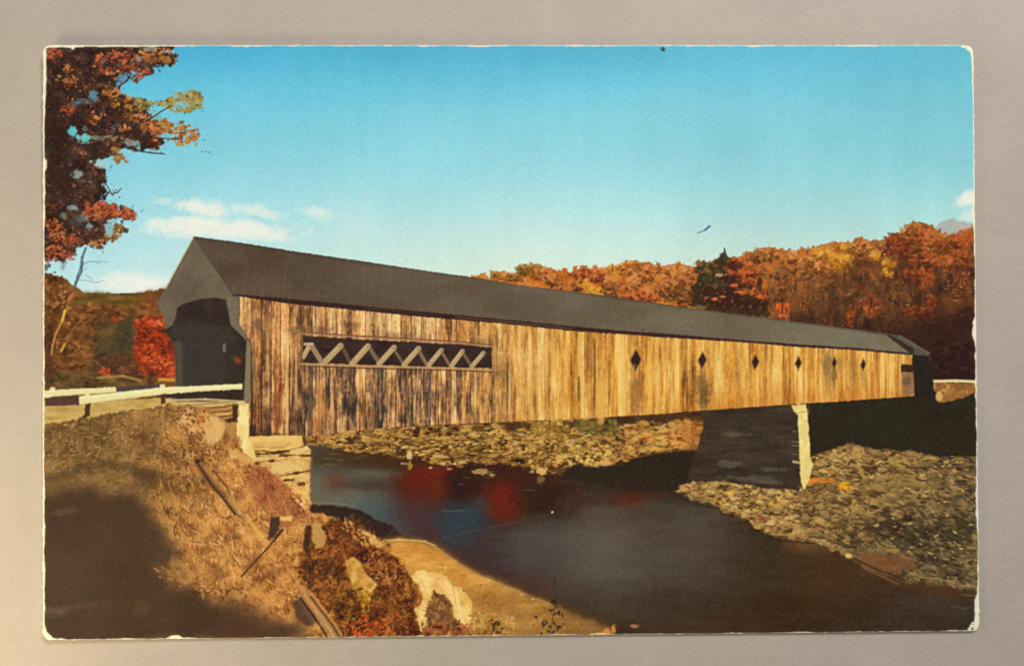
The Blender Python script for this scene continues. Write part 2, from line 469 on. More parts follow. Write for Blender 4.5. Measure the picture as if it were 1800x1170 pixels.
# red maple
R([(238, 562), (262, 556), (288, 557), (290, 585), (302, 592), (311, 604), (308, 665), (290, 668), (262, 655), (240, 640), (233, 615), (240, 590)], 4, 8, 1).fill((150, 62, 38), .95, HILL)
R([(238, 560), (288, 557), (292, 590), (310, 606), (308, 662), (262, 655), (236, 630), (240, 590)], 2, 8).dabs(
    420, [(88, 44, 34), (134, 58, 38), (176, 74, 44), (200, 92, 54), (216, 122, 80), (110, 52, 36)], (1.3, 3.6), (1, 2.6), 0, 1.8, (.5, .95), .5)
for p in [(262, 600, 12, 3), (256, 622, 10, 3), (270, 640, 14, 4), (246, 600, 5, 10), (268, 652, 16, 6), (284, 582, 8, 3)]:
    patch(*p, (104, 50, 36), .6, .6, .5, 5)
R([(165, 626), (240, 626), (250, 670), (165, 672)], 4, 9, 3).fill((92, 62, 48), .8)
R([(165, 626), (240, 626), (250, 670), (165, 672)], 2, 9).dabs(60, [(74, 52, 44), (104, 70, 52), (126, 86, 60)], (2, 4), (1.5, 4), 0, .8)
crown(184, 655, 13, 10, [(140, 62, 38), (190, 80, 46), (206, 92, 56)], 40, (1.8, 4))
crown(249, 652, 8, 8, [(150, 66, 40), (196, 80, 48)], 14, (1.8, 3.6))
R([(78, 655), (110, 650), (170, 655), (190, 668), (240, 672), (250, 686), (78, 690)], 3, 9, 2).fill((112, 88, 56), .92)
R([(78, 655), (170, 655), (250, 680), (78, 690)], 2, 9).dabs(90, [(80, 60, 42), (110, 86, 54), (132, 104, 64), (156, 122, 74)], (2, 4.5), (1.5, 3.5), .1, .8)
R([(78, 560), (92, 560), (96, 665), (80, 685)], 4, 8, 4).fill((78, 52, 44), .6)
line([(172, 663), (215, 660), (246, 668)], 5, (178, 148, 84), .7, 3)
line([(280, 666), (308, 667)], 6, (222, 162, 76), .8, 3)
line([(264, 668), (264, 676)], 8, (96, 62, 60), .8, 3)
# slim light trunks in the woods
line([(114, 544), (108, 566), (98, 584), (92, 606), (90, 622)], 3.4, (196, 150, 74), .75, 2)
line([(114, 545), (109, 563)], 4.6, (228, 186, 82), .85, 1.6)
line([(150, 556), (130, 575), (119, 592), (114, 606), (107, 618)], 2.6, (160, 118, 70), .55, 2)
line([(113, 604), (107, 616)], 4, (214, 168, 80), .8, 1.6)

# ---- the maple branch, top left
tp = [(70, 70), (300, 70), (308, 92), (306, 106), (292, 116), (272, 122), (262, 132), (244, 128), (232, 126), (222, 136), (210, 150), (206, 160), (214, 166), (232, 172), (246, 182), (262, 190),
      (266, 205), (278, 214), (296, 230), (288, 250), (276, 262), (258, 264), (228, 262), (208, 260), (192, 272), (172, 280), (160, 286), (184, 296), (186, 318), (184, 330), (196, 340),
      (178, 352), (196, 358), (222, 366), (236, 374), (222, 388), (196, 384), (186, 398), (192, 418), (166, 436), (150, 428), (136, 430), (130, 442), (124, 452), (108, 458), (92, 456), (70, 462)]
tree = R(tp, 5.5, 6, .8, seed=31)
n1 = tree.warp(tree.n(24, 20, 3), 8, 12)
n2 = tree.warp(tree.n(8, 7, 3), 4, 7)
tree.fill(ramp(n1 * .55 + n2 * .45, [(50, 38, 38), (62, 46, 42), (74, 54, 48), (92, 66, 54), (96, 86, 82)]), 1, LTREE)
tree.dabs(900, [(44, 34, 34), (56, 42, 40), (72, 52, 46), (98, 64, 50), (132, 78, 54), (104, 98, 96), (64, 50, 48)], (1.3, 4.2), (1, 2.4), .3, 2.6, (.35, .8), .5)
# yellow-green and red tips
for pts, pal, n in [([(236, 172), (262, 178), (285, 176), (300, 166), (322, 160), (346, 160), (358, 172), (352, 188), (338, 198), (322, 190), (306, 196), (285, 190), (268, 186), (240, 196)],
                     [(84, 78, 54), (122, 108, 56), (164, 140, 62), (188, 164, 84), (150, 146, 104), (178, 140, 58), (96, 66, 46)], 190),
                    ([(262, 208), (296, 212), (322, 216), (344, 226), (350, 236), (345, 250), (328, 256), (306, 248), (290, 240), (270, 246)],
                     [(112, 72, 58), (160, 96, 54), (190, 130, 60), (180, 150, 80), (150, 90, 74), (170, 104, 80)], 150),
                    ([(186, 266), (206, 260), (218, 274), (224, 282), (212, 284), (194, 278)], [(110, 84, 54), (170, 120, 66), (150, 96, 60)], 36),
                    ([(150, 352), (190, 358), (224, 366), (240, 376), (228, 386), (200, 382), (170, 388), (150, 376)], RD + [(110, 70, 56)], 120),
                    ([(192, 386), (222, 398), (224, 404), (206, 424), (182, 420)], [(80, 62, 48), (130, 92, 54), (160, 112, 64)], 50)]:
    q = R(pts, 4, 7, .8)
    keep = (q.n(7, 6, 2) > .36).astype(np.float32)
    q.fill(ramp(q.n(8), pal), 1, LTREE, mask=blur(keep, .7))
    q.dabs(n, pal, (1.3, 3.6), (1, 2.4), 0, 2, (.5, .9))
# clumps: (x, y, rx, ry, palette)
P_R = [(112, 58, 42), (156, 74, 48), (190, 92, 58), (210, 114, 76)]
P_O = [(120, 72, 44), (168, 98, 52), (194, 122, 64), (212, 148, 88)]
P_Y = [(120, 86, 40), (160, 112, 46), (190, 136, 62), (204, 158, 84)]
P_B = [(58, 42, 38), (76, 52, 44), (96, 66, 52), (112, 80, 62)]
P_S = [(96, 86, 84), (126, 126, 126), (120, 150, 156), (150, 180, 180)]
for (x, y, a, b, p, n) in [(94, 94, 14, 9, P_R, 26), (88, 104, 8, 6, P_R, 10), (120, 121, 9, 7, P_O, 14), (112, 138, 20, 7, P_O, 18), (128, 146, 8, 4, P_R, 8), (176, 106, 11, 13, P_R, 26),
                           (208, 100, 22, 12, P_R, 50), (222, 116, 18, 8, P_R, 26), (186, 124, 16, 8, P_R, 20), (200, 130, 14, 8, P_O, 16), (262, 100, 30, 14, P_O, 70), (280, 92, 22, 9, P_O, 30),
                           (292, 104, 18, 6, P_Y, 26), (244, 128, 14, 11, P_R, 30), (240, 138, 8, 5, P_R, 10), (262, 126, 10, 5, P_R, 10), (118, 192, 14, 9, P_R, 24), (166, 210, 10, 9, P_O, 20), (160, 200, 8, 6, P_R, 10),
                           (196, 164, 18, 7, P_O, 24), (200, 174, 12, 14, P_Y, 30), (226, 176, 12, 10, P_O, 24), (232, 194, 20, 12, P_Y, 40), (244, 208, 20, 8, P_O, 30), (264, 222, 18, 10, P_O, 40),
                           (276, 232, 12, 10, P_R, 20), (214, 226, 20, 6, P_O, 20), (272, 250, 12, 10, [(90, 50, 40), (120, 60, 44)], 20), (190, 244, 16, 7, [(110, 84, 62), (150, 120, 86), (170, 140, 104)], 26),
                           (95, 362, 8, 6, P_R, 10), (180, 366, 24, 12, P_R, 60), (210, 374, 18, 8, P_R, 30), (92, 394, 14, 12, RD, 40), (108, 416, 22, 14, RD, 70), (126, 424, 14, 10, RD, 36), (98, 440, 18, 10, RD, 44),
                           (120, 448, 14, 8, [(190, 90, 80), (206, 110, 90), (160, 70, 50)], 26), (90, 456, 10, 6, [(180, 90, 84), (190, 108, 96)], 12), (170, 428, 14, 10, P_O, 30), (160, 412, 18, 12, P_B, 26),
                           (190, 416, 14, 8, P_Y[:3], 22), (120, 330, 30, 20, P_B, 40), (150, 310, 26, 18, [(84, 66, 56), (110, 88, 74), (124, 104, 86)], 30), (140, 344, 30, 10, P_B, 26), (100, 250, 20, 40, P_B[:2], 30),
                           (150, 130, 26, 22, P_B, 30), (120, 96, 22, 10, P_B, 22), (210, 200, 14, 14, [(78, 52, 44), (96, 64, 50)], 18), (110, 300, 24, 34, P_B[:2], 26)]:
    crown(x, y, a, b, p, n, (1.4, 4.2), al=(.45, .9), reg=LTREE)
# sky seen through, and grey glints
for (x, y, a, b, c, al) in [(127, 230, 7, 8, (104, 202, 200), .95), (147, 243, 13, 7, (112, 204, 200), .95), (148, 178, 16, 5, (104, 132, 144), .5), (132, 181, 6, 6, (116, 142, 148), .45), (165, 168, 7, 9, (112, 170, 190), .7),
                            (102, 165, 8, 6, (120, 120, 122), .4), (150, 226, 6, 4, (120, 140, 140), .6), (172, 242, 12, 4, (140, 158, 136), .6), (196, 240, 12, 4, (150, 140, 110), .5),
                            (226, 252, 8, 7, (140, 182, 176), .75), (240, 255, 7, 7, (140, 190, 186), .75), (180, 287, 12, 6, (168, 210, 204), .9), (134, 305, 9, 6, (150, 176, 160), .8), (122, 285, 5, 8, (120, 130, 110), .55),
                            (205, 114, 12, 4, (92, 88, 84), .5), (218, 136, 10, 8, (96, 150, 170), .8), (208, 148, 6, 5, (90, 176, 206), .9), (242, 104, 5, 5, (150, 160, 164), .7), (260, 84, 10, 5, (138, 160, 162), .7), (296, 90, 8, 3, (176, 180, 176), .7),
                            (140, 100, 12, 6, (96, 80, 76), .4), (84, 342, 6, 5, (120, 112, 108), .6), (126, 366, 8, 4, (150, 182, 180), .8), (112, 378, 6, 5, (130, 152, 150), .6), (144, 382, 12, 6, (118, 146, 146), .6),
                            (156, 396, 5, 6, (156, 190, 186), .7), (132, 388, 14, 10, (90, 92, 86), .5), (200, 388, 10, 5, (146, 206, 216), .9), (192, 404, 8, 10, (146, 206, 212), .85), (276, 206, 6, 6, (116, 186, 190), .7), (288, 238, 16, 4, (126, 200, 210), .9),
                            (318, 184, 10, 6, (130, 200, 214), .85), (270, 195, 10, 5, (130, 196, 204), .85), (196, 352, 14, 3, (150, 206, 206), .8), (84, 266, 5, 6, (90, 110, 108), .5), (118, 456, 6, 3, (170, 190, 196), .5)]:
    patch(x, y, a, b, c, al, .5, .45, 6)
for pts, w in [([(230, 130), (222, 142), (208, 152)], 3), ([(300, 186), (282, 196), (268, 206), (252, 216)], 2.2), ([(270, 242), (296, 244), (320, 244)], 2), ([(214, 258), (240, 264), (262, 268), (288, 270)], 2.6),
               ([(210, 176), (214, 190), (206, 206)], 3.4), ([(150, 262), (176, 252), (204, 236), (230, 232)], 3), ([(184, 320), (196, 340), (206, 338), (212, 331)], 2), ([(110, 470), (120, 400), (116, 330), (100, 250), (90, 160)], 7)]:
    line(pts, w, (60, 46, 42), .75 if w < 5 else .3, 1.2 if w < 5 else 5)
tree.dabs(420, [(70, 48, 42), (112, 64, 46), (160, 84, 52), (196, 108, 60), (206, 134, 76), (58, 44, 42)], (1.1, 2.6), (1, 2.2), 0, 3, (.45, .9), .6)
R([(78, 150), (112, 150), (108, 240), (128, 290), (118, 350), (96, 380), (78, 370)], 8, 12, 5).fill((66, 46, 40), .6)
for _ in range(60):                                  # loose leaves at the rim
    k = int(rng.random() * (len(tp) - 6)) + 3
    x, y = tp[k]
    if x < 90 or y < 90:
        continue
    dab(x + 4 + rng.random() * 12 - OX, y + (rng.random() - .5) * 14 - OY, 1 + rng.random() * 1.8, 1 + rng.random(), rng.random() * 3, col([(74, 60, 56), (110, 80, 60), (90, 110, 112)][int(rng.random() * 3)]), .6)
for (x, y) in [(358, 246), (362, 266), (368, 267), (355, 266), (352, 184), (356, 196), (350, 170)]:
    dab(x - OX, y - OY, 2.6, 1.6, .4, col((70, 110, 124)), .55)
# thin young stem below
line([(150, 436), (144, 452), (142, 470), (136, 486), (131, 503)], 5, (96, 112, 120), .8, 2, LTREE)
line([(145, 460), (143, 478), (132, 500)], 3, (70, 82, 92), .6, 1.6)
for p in [[(146, 462), (160, 459), (190, 460)], [(143, 478), (152, 470)], [(134, 492), (150, 492), (170, 496), (184, 492)], [(146, 466), (156, 458), (176, 462)], [(150, 482), (162, 490)]]:
    line(p, 1.4, (112, 140, 156), .55, 1.2)
for p in [(96, 478, 3, 2), (86, 466, 3, 4), (80, 470, 4, 6)]:
    patch(*p, (70, 74, 78), .7)

# ---- road, guard rails
road = R([(70, 700), (140, 708), (290, 698), (430, 700), (430, 712), (340, 714), (290, 716), (160, 734), (70, 746)], 1, 8, .8)
road.fill(ramp(road.n(22, 8), [(172, 146, 84), (196, 168, 98), (208, 180, 108)]), 1, GRASS)
line([(78, 742), (120, 735), (150, 730)], 6, (214, 180, 104), .6, 3)

# ---- river
RV = [(440, 780), (1240, 770), (1240, 850), (1716, 850), (1716, 1125), (1000, 1125), (600, 1125), (530, 880)]
riv = R(RV, 0, 8, .6)
cx = [540, 640, 740, 840, 960, 1060, 1200, 1360, 1520, 1720]
rows = {800: [(92, 84, 70), (92, 70, 52), (84, 58, 42), (76, 54, 40), (80, 58, 42), (66, 58, 50), (64, 58, 50), (70, 60, 48), (80, 62, 48), (80, 62, 48)],
        850: [(116, 110, 92), (100, 98, 86), (98, 62, 46), (76, 54, 40), (84, 58, 46), (78, 66, 58), (68, 60, 52), (68, 60, 50), (80, 64, 50), (80, 62, 48)],
        900: [(116, 112, 96), (104, 118, 116), (102, 76, 74), (84, 62, 56), (82, 68, 58), (98, 88, 76), (98, 90, 78), (76, 66, 54), (84, 66, 50), (84, 62, 50)],
        950: [(110, 100, 90), (98, 84, 82), (86, 72, 72), (88, 74, 72), (98, 92, 88), (108, 100, 88), (102, 94, 82), (82, 70, 56), (84, 66, 50), (82, 62, 50)],
        1000: [(100, 84, 76), (96, 76, 72), (90, 70, 68), (86, 70, 68), (88, 84, 80), (104, 98, 88), (96, 88, 76), (82, 70, 56), (92, 72, 54), (84, 68, 56)],
        1060: [(96, 80, 72), (96, 74, 64), (90, 70, 62), (86, 68, 60), (86, 74, 66), (88, 78, 66), (82, 70, 58), (82, 66, 52), (84, 70, 58), (82, 72, 64)],
        1120: [(96, 80, 72), (96, 74, 60), (90, 70, 60), (88, 66, 54), (86, 64, 52), (84, 68, 56), (84, 66, 52), (84, 64, 50), (80, 68, 56), (74, 66, 58)]}
ys = sorted(rows)
g = np.array([rows[y] for y in ys], np.float32) / 255
gx = np.interp(riv.X[0], cx, np.arange(len(cx)))
gy = np.interp(riv.Y[:, 0], ys, np.arange(len(ys)))
ix, iy = np.minimum(gx.astype(int), len(cx) - 2), np.minimum(gy.astype(int), len(ys) - 2)
fx, fy = (gx - ix)[None, :, None], (gy - iy)[:, None, None]
fx, fy = fx * fx * (3 - 2 * fx), fy * fy * (3 - 2 * fy)
base = (g[iy][:, ix] * (1 - fx) + g[iy][:, ix + 1] * fx) * (1 - fy) + (g[iy + 1][:, ix] * (1 - fx) + g[iy + 1][:, ix + 1] * fx) * fy
base = base + ((riv.n(120, 40) - .5) * .04)[..., None] + ((riv.n(60, 8) - .5) * .02)[..., None]
riv.fill(base.astype(np.float32), 1, RIVER)
# reflections
for (x, y, a, b, c, al, e) in [(640, 838, 60, 22, (108, 106, 94), .5, 1.2), (600, 870, 50, 16, (122, 118, 98), .6, 1), (655, 905, 44, 26, (92, 106, 104), .8, .8), (690, 920, 30, 24, (88, 100, 100), .7, 1),
                               (588, 848, 15, 14, (128, 76, 58), .6, 1.3), (662, 852, 44, 7, (86, 68, 56), .6, 1.3), (660, 832, 40, 4, (118, 118, 106), .45, 1), (640, 826, 26, 3, (124, 122, 108), .4, 1),
                               (752, 846, 38, 34, (138, 56, 30), .92, .6), (724, 850, 26, 22, (120, 50, 36), .6, .9), (745, 905, 44, 44, (92, 68, 68), .75, .9),
                               (812, 858, 24, 32, (68, 46, 34), .85, .8), (872, 862, 40, 36, (90, 56, 44), .7, .8), (878, 880, 34, 36, (134, 56, 34), .9, .65),
                               (818, 912, 36, 34, (68, 86, 94), .85, .8), (800, 920, 22, 26, (64, 88, 100), .5, 1), (850, 905, 20, 24, (74, 82, 90), .4, 1),
                               (950, 870, 46, 26, (70, 54, 44), .8, .8), (960, 892, 40, 14, (62, 48, 38), .6, 1), (1020, 880, 50, 10, (84, 58, 48), .6, 1), (930, 838, 40, 14, (92, 60, 40), .7, .9),
                               (1112, 872, 30, 18, (120, 62, 44), .85, .8), (1150, 868, 30, 6, (110, 62, 46), .4, 1), (1030, 970, 70, 60, (114, 108, 96), .40, 1.4), (960, 960, 50, 40, (92, 92, 88), .4, 1.3),
                               (930, 1025, 60, 18, (104, 72, 64), .5, 1.2), (1440, 1000, 40, 50, (100, 76, 54), .55, 1.3), (1420, 958, 34, 14, (150, 112, 74), .5, 1), (1130, 1000, 130, 60, (98, 92, 80), .3, 1.4),
                               (1520, 1030, 40, 60, (92, 70, 54), .3, 1.4), (680, 812, 70, 9, (90, 66, 46), .8, 1)]:
    patch(x, y, a * (1.0 if e < .7 else 1.1), b, c, al, min(e * 1.35, 1.7), .30, 30)
for (x, y, w) in [(590, 797, 30), (574, 805, 22), (580, 815, 26), (640, 800, 20), (566, 818, 16), (700, 803, 24), (595, 807, 20), (630, 804, 14), (820, 838, 20), (810, 850, 18), (860, 838, 24), (930, 860, 30), (650, 830, 30)]:
    dab(x - OX, y - OY, w * .5, 1.5, .03, col((150, 128, 92)), .35)
line([(548, 882), (590, 884), (624, 888)], 2.4, (160, 146, 116), .45, 2.4)
line([(766, 948), (780, 943), (800, 940), (835, 932), (870, 923), (904, 917), (960, 904)], 1.8, (140, 122, 106), .22, 1.6)
line([(775, 897), (794, 897), (814, 896)], 1.2, (140, 156, 160), .5, 1)
dab(970.5 - OX, 899 - OY, 2.3, 2.2, 0, col((236, 226, 216)), .95)

# ---- far shore: broken rock under the bridge
shore = R([(528, 762), (600, 750), (700, 746), (800, 740), (960, 733), (1100, 725), (1240, 715), (1240, 745), (1226, 790), (1180, 790), (1150, 793), (1118, 803), (1090, 814), (1060, 816), (1040, 820),
           (1010, 815), (990, 830), (962, 826), (950, 836), (930, 822), (905, 818), (880, 812), (850, 816), (830, 812), (800, 816), (770, 818), (740, 806), (700, 802), (660, 796), (620, 792), (570, 784), (545, 780)], 2.5, 7, .7)
n2 = shore.warp(shore.n(14, 5, 3), 6, 9)
shore.fill(ramp(n2, [(70, 48, 34), (104, 76, 48), (144, 110, 66), (178, 138, 84), (206, 168, 106)]), 1, SHORE)
ROCK = [(64, 44, 32), (98, 70, 44), (150, 112, 60), (192, 150, 80), (218, 178, 98), (232, 198, 118)]
shore.dabs(900, ROCK, (1.1, 2.8), (1.6, 4.5), .03, .6, (.5, .95), .4)
R([(640, 775), (830, 772), (880, 800), (830, 812), (760, 812), (680, 796)], 4, 9, 3).fill((82, 56, 40), .55)
R([(640, 775), (830, 772), (880, 800), (830, 812), (760, 812), (680, 796)], 4, 9, 3).dabs(130, ROCK[2:], (1, 2.2), (2, 4.5), .03, .5, (.6, .95), .3)
R([(900, 790), (990, 780), (1000, 812), (960, 828), (930, 815)], 3, 9, 2).dabs(90, ROCK[1:], (1.5, 3.4), (1, 2.4), .1, 1.4, (.6, .95), .4)
R([(1000, 800), (1075, 790), (1072, 815), (1030, 820)], 3, 9, 2).dabs(60, ROCK[2:], (1.5, 3.4), (1, 2), .1, 1.4, (.6, .95), .4)
for (x, y, a, b, c) in [(720, 800, 5, 8, (224, 200, 136)), (720, 818, 4, 9, (184, 144, 70)), (914, 810, 9, 5, (54, 38, 30)), (844, 828, 16, 5, (196, 166, 104)), (952, 828, 10, 6, (220, 184, 122)), (950, 842, 7, 7, (142, 112, 74)),
                        (772, 801, 12, 3, (206, 170, 110)), (812, 812, 8, 3, (204, 170, 112)), (790, 823, 5, 2, (200, 150, 100)), (756, 821, 4, 2, (220, 190, 150)), (778, 814, 5, 3, (214, 176, 118)), (705, 790, 8, 12, (84, 62, 42)),
                        (1062, 813, 12, 5, (214, 172, 112)), (985, 828, 6, 8, (110, 80, 58)), (808, 818, 8, 4, (150, 116, 76)), (865, 834, 5, 2, (206, 176, 116)), (935, 828, 4, 2, (200, 156, 116)), (710, 814, 7, 2, (190, 150, 110))]:
    patch(x, y, a, b, c, .9, .4, .3, 5, reg=None)
stones(R([(560, 770), (700, 752), (960, 745), (1000, 770), (980, 812), (900, 812), (700, 795)], 1, 8), 190, (1.8, 5), [(176, 138, 84), (204, 168, 106), (222, 190, 126), (150, 116, 72)], (60, 42, 32), .03, .4, (.3, .55))
stones(R([(990, 765), (1100, 755), (1180, 760), (1150, 785), (1070, 810), (1000, 808)], 1, 8), 110, (1.8, 5), [(190, 148, 90), (210, 172, 108), (224, 192, 128), (160, 120, 74)], (78, 54, 38), .0, .4, (.3, .55))
stones(R([(560, 772), (700, 755), (1000, 750), (1080, 780), (1000, 806), (880, 806), (700, 792)], 1, 8), 34, (5, 11), [(196, 154, 92), (214, 176, 108), (226, 192, 124)], (66, 46, 34), .03, .4, (.25, .45))
# shrubs and dark band right under the siding
R([(990, 740), (1060, 734), (1240, 716), (1240, 738), (1150, 744), (1060, 748), (1000, 752)], 3, 9, 2).fill((74, 54, 42), .85)
R([(925, 742), (990, 740), (1010, 760), (1000, 768), (930, 764)], 3, 9, 2).dabs(60, [(110, 80, 42), (140, 108, 56), (160, 124, 66)], (2, 4.5), (1, 2))
R([(1010, 742), (1080, 738), (1094, 754), (1070, 766), (1016, 758)], 3, 9, 2).dabs(70, [(74, 68, 42), (100, 92, 54), (124, 112, 62), (140, 110, 56)], (2, 4.5), (1, 2))
patch(905, 748, 22, 8, (74, 50, 38), .7, .5, .4)
patch(840, 752, 16, 6, (84, 56, 40), .6, .5, .4)
R([(1100, 745), (1236, 735), (1232, 788), (1150, 790), (1100, 800)], 3, 9, 3).dabs(240, [(130, 92, 52), (176, 132, 72), (206, 158, 88), (214, 172, 104), (150, 84, 46)], (1.6, 4), (1.4, 3.6), -.05, .8, (.4, .8))
R([(1195, 738), (1236, 732), (1230, 788), (1190, 788)], 3, 10, 4).fill((180, 106, 58), .35)
line([(1100, 806), (1150, 796), (1200, 790), (1226, 789)], 2.5, (184, 116, 62), .6, 2)

# ---- bridge shadow on the water, pier
R([(985, 838), (992, 822), (1012, 817), (1060, 820), (1092, 818), (1120, 806), (1150, 797), (1190, 793), (1228, 790), (1300, 800), (1300, 860), (1195, 852), (1186, 862), (1120, 862), (1040, 850)], 2, 12, 2.4).fill((66, 59, 50), .9)
R([(1020, 840), (1190, 840), (1190, 870), (1060, 872)], 4, 20, 8).fill((72, 62, 54), .55)
pier = R([(1233, 715), (1396, 705), (1404, 745), (1408, 800), (1412, 864), (1200, 866), (1220, 800), (1226, 785), (1236, 750)], .5, 8, .8)
pier.fill(ramp(pier.n(50, 12), [(64, 54, 45), (72, 61, 51), (82, 70, 58)]), 1, PIER)
for k_ in range(9):
    y_ = 732 + k_ * 14
    line([(1222 + rng.random() * 14, y_ + 3), (1300, y_ + (rng.random() - .5) * 3), (1402, y_ - 3)], 1.6, (56, 46, 39), .2, 2)
for _ in range(70):
    dab(1235 + rng.random() * 165 - OX, 725 + rng.random() * 130 - OY, 8 + rng.random() * 22, 1.4 + rng.random() * 3, -.04 + (rng.random() - .5) * .12, col([(56, 48, 43), (80, 72, 60), (88, 80, 68)][int(rng.random() * 3)]), .12 + rng.random() * .2)
for (x, y, a, b) in [(1290, 762, 24, 5), (1285, 815, 22, 6), (1318, 840, 42, 5), (1360, 824, 22, 4), (1340, 846, 30, 4)]:
    patch(x, y, a, b, (112, 104, 86), .55, .9, .4, 9, .04)
for y in (757, 775, 782, 797, 812):
    line([(1392, y), (1404, y + 1)], 1.6, (176, 150, 110), .55, 1.2)

# ---- right bank
rb = [(1420, 800), (1436, 797), (1450, 792), (1470, 788), (1486, 776), (1494, 784), (1512, 778), (1530, 788), (1560, 787), (1580, 792), (1600, 789), (1622, 791), (1650, 800), (1690, 798), (1716, 794), (1724, 1046),
      (1690, 1034), (1640, 1028), (1600, 1024), (1560, 1012), (1520, 996), (1490, 978), (1464, 966), (1430, 950), (1392, 946), (1366, 944), (1344, 936), (1322, 924), (1316, 912), (1290, 906), (1268, 898),
      (1262, 886), (1240, 882), (1214, 878), (1196, 868), (1184, 861), (1205, 851), (1236, 846), (1270, 846), (1300, 851), (1350, 858), (1404, 862), (1412, 850)]
bank = R(rb, 2.6, 7, .8, seed=77)
n1 = bank.warp(bank.n(40, 26, 3), 8, 16)
n2 = bank.warp(bank.n(12, 6, 3), 6, 9)
olive = np.clip((bank.X - 1480) / 160 + (bank.Y - 900) / 140, 0, 1)[..., None]
cA = ramp(n1 * .4 + n2 * .6, [(78, 58, 44), (112, 86, 58), (144, 114, 74), (172, 140, 92), (190, 156, 100)])
cB = ramp(n1 * .4 + n2 * .6, [(64, 54, 44), (84, 74, 56), (104, 92, 68), (126, 110, 80), (142, 122, 88)])
bank.fill((cA * (1 - olive) + cB * olive).astype(np.float32), 1, RBANK)
bank.dabs(800, [(72, 56, 46), (100, 80, 58), (134, 108, 72), (160, 130, 86), (180, 150, 100)], (1.2, 3.4), (1.6, 4.5), .2, .9, (.3, .7), .6)
R([(1186, 861), (1270, 846), (1350, 858), (1406, 864), (1404, 940), (1330, 925), (1262, 886)], 2, 8, 1).dabs(300, [(70, 50, 38), (120, 92, 58), (170, 136, 84), (206, 172, 108), (222, 190, 124)], (1.8, 4.6), (1, 2.2), .2, 1.6, (.5, .9), .5)
R([(1425, 800), (1490, 780), (1560, 790), (1600, 830), (1430, 830)], 2, 8, 1).dabs(190, [(86, 62, 46), (140, 108, 66), (186, 150, 92), (196, 166, 108)], (1.6, 4), (1, 2.4), 0, 2, (.4, .85), .6)
R([(1520, 920), (1716, 900), (1716, 1030), (1600, 1010)], 3, 10, 2).dabs(240, [(60, 50, 44), (80, 70, 54), (108, 94, 68), (140, 118, 82)], (1.6, 4.5), (2, 5), .45, .6, (.35, .75), .5)
R([(1530, 880), (1620, 880), (1660, 950), (1560, 950)], 4, 10, 3).dabs(70, [(64, 54, 46), (84, 72, 56)], (2, 5), (2, 4), .5, 1, (.4, .7), .6)
for (x, y, a, b, t) in [(1560, 826, 34, 5, .03), (1600, 856, 30, 3, .1), (1585, 900, 16, 9, .6), (1600, 915, 22, 7, .7), (1540, 930, 34, 14, .2), (1660, 808, 10, 12, 0), (1415, 922, 10, 5, 0), (1600, 950, 34, 8, .4), (1640, 940, 24, 6, .4),
                        (1452, 900, 10, 16, .3), (1500, 950, 20, 6, .3), (1480, 955, 24, 5, .3), (1690, 850, 16, 6, .3), (1705, 862, 8, 8, 0), (1650, 985, 30, 8, .3), (1470, 880, 14, 5, .5)]:
    patch(x, y, a, b, (70, 54, 46), .6, .7, .5, 8, t)
R([(1520, 838), (1640, 838), (1670, 880), (1620, 905), (1560, 890), (1500, 860)], 8, 18, 8).fill((146, 124, 78), .45)
for (x, y, a, b, c) in [(1440, 843, 26, 5, (206, 130, 66)), (1482, 854, 9, 7, (232, 176, 66)), (1495, 857, 8, 4, (226, 170, 84)), (1420, 846, 10, 6, (216, 140, 76)), (1605, 919, 12, 4, (184, 156, 104)), (1492, 976, 6, 4, (240, 206, 130)),
                        (1575, 966, 20, 4, (164, 136, 80)), (1700, 990, 4, 10, (150, 116, 86)), (1575, 808, 14, 8, (160, 138, 84)), (1494, 783, 6, 7, (130, 104, 76)), (1540, 922, 5, 3, (184, 160, 110)), (1280, 866, 9, 4, (226, 186, 104)),
                        (1362, 882, 18, 6, (210, 168, 88)), (1340, 925, 18, 3, (206, 156, 100)), (1345, 912, 14, 8, (150, 104, 72)), (1205, 856, 12, 5, (206, 160, 106)), (1290, 892, 10, 4, (206, 168, 110)), (1400, 885, 3, 18, (110, 84, 62))]:
    patch(x, y, a, b, c, .85, .6, .35, 6)
STN = [(150, 120, 78), (182, 148, 94), (206, 172, 110), (218, 186, 124), (126, 100, 70)]
stones(R([(1190, 861), (1270, 848), (1350, 860), (1404, 866), (1410, 940), (1370, 940), (1322, 922), (1268, 896), (1262, 884)], 1, 8), 120, (2.5, 9), STN + [(220, 186, 122)])
stones(R([(1430, 804), (1490, 784), (1560, 792), (1700, 806), (1700, 840), (1430, 845)], 1, 8), 110, (2.5, 8), STN)
stones(R([(1410, 870), (1700, 850), (1706, 930), (1560, 950), (1420, 940)], 1, 8), 170, (3, 11), [(120, 98, 70), (146, 118, 80), (168, 136, 92), (104, 88, 64)], (62, 50, 42), .25)
stones(R([(1540, 930), (1706, 910), (1710, 1020), (1620, 1005)], 1, 8), 90, (4, 14), [(104, 92, 68), (128, 110, 80), (150, 126, 90), (92, 82, 62)], (54, 46, 40), .4)
bank.dabs(420, [(206, 172, 110), (188, 154, 98), (224, 192, 130)], (.8, 1.7), (1.5, 4.5), .25, 1.1, (.35, .8), 1.2)
bank.dabs(320, [(56, 44, 36), (66, 52, 42)], (.9, 2.0), (2, 5), .3, .9, (.35, .75), 1.0)
stones(R([(1195, 860), (1270, 848), (1404, 866), (1410, 930), (1322, 918), (1262, 882)], 1, 8), 26, (6, 12), [(206, 172, 112), (190, 154, 98), (222, 190, 128)], (70, 52, 40), .1, .8, (.5, .8))
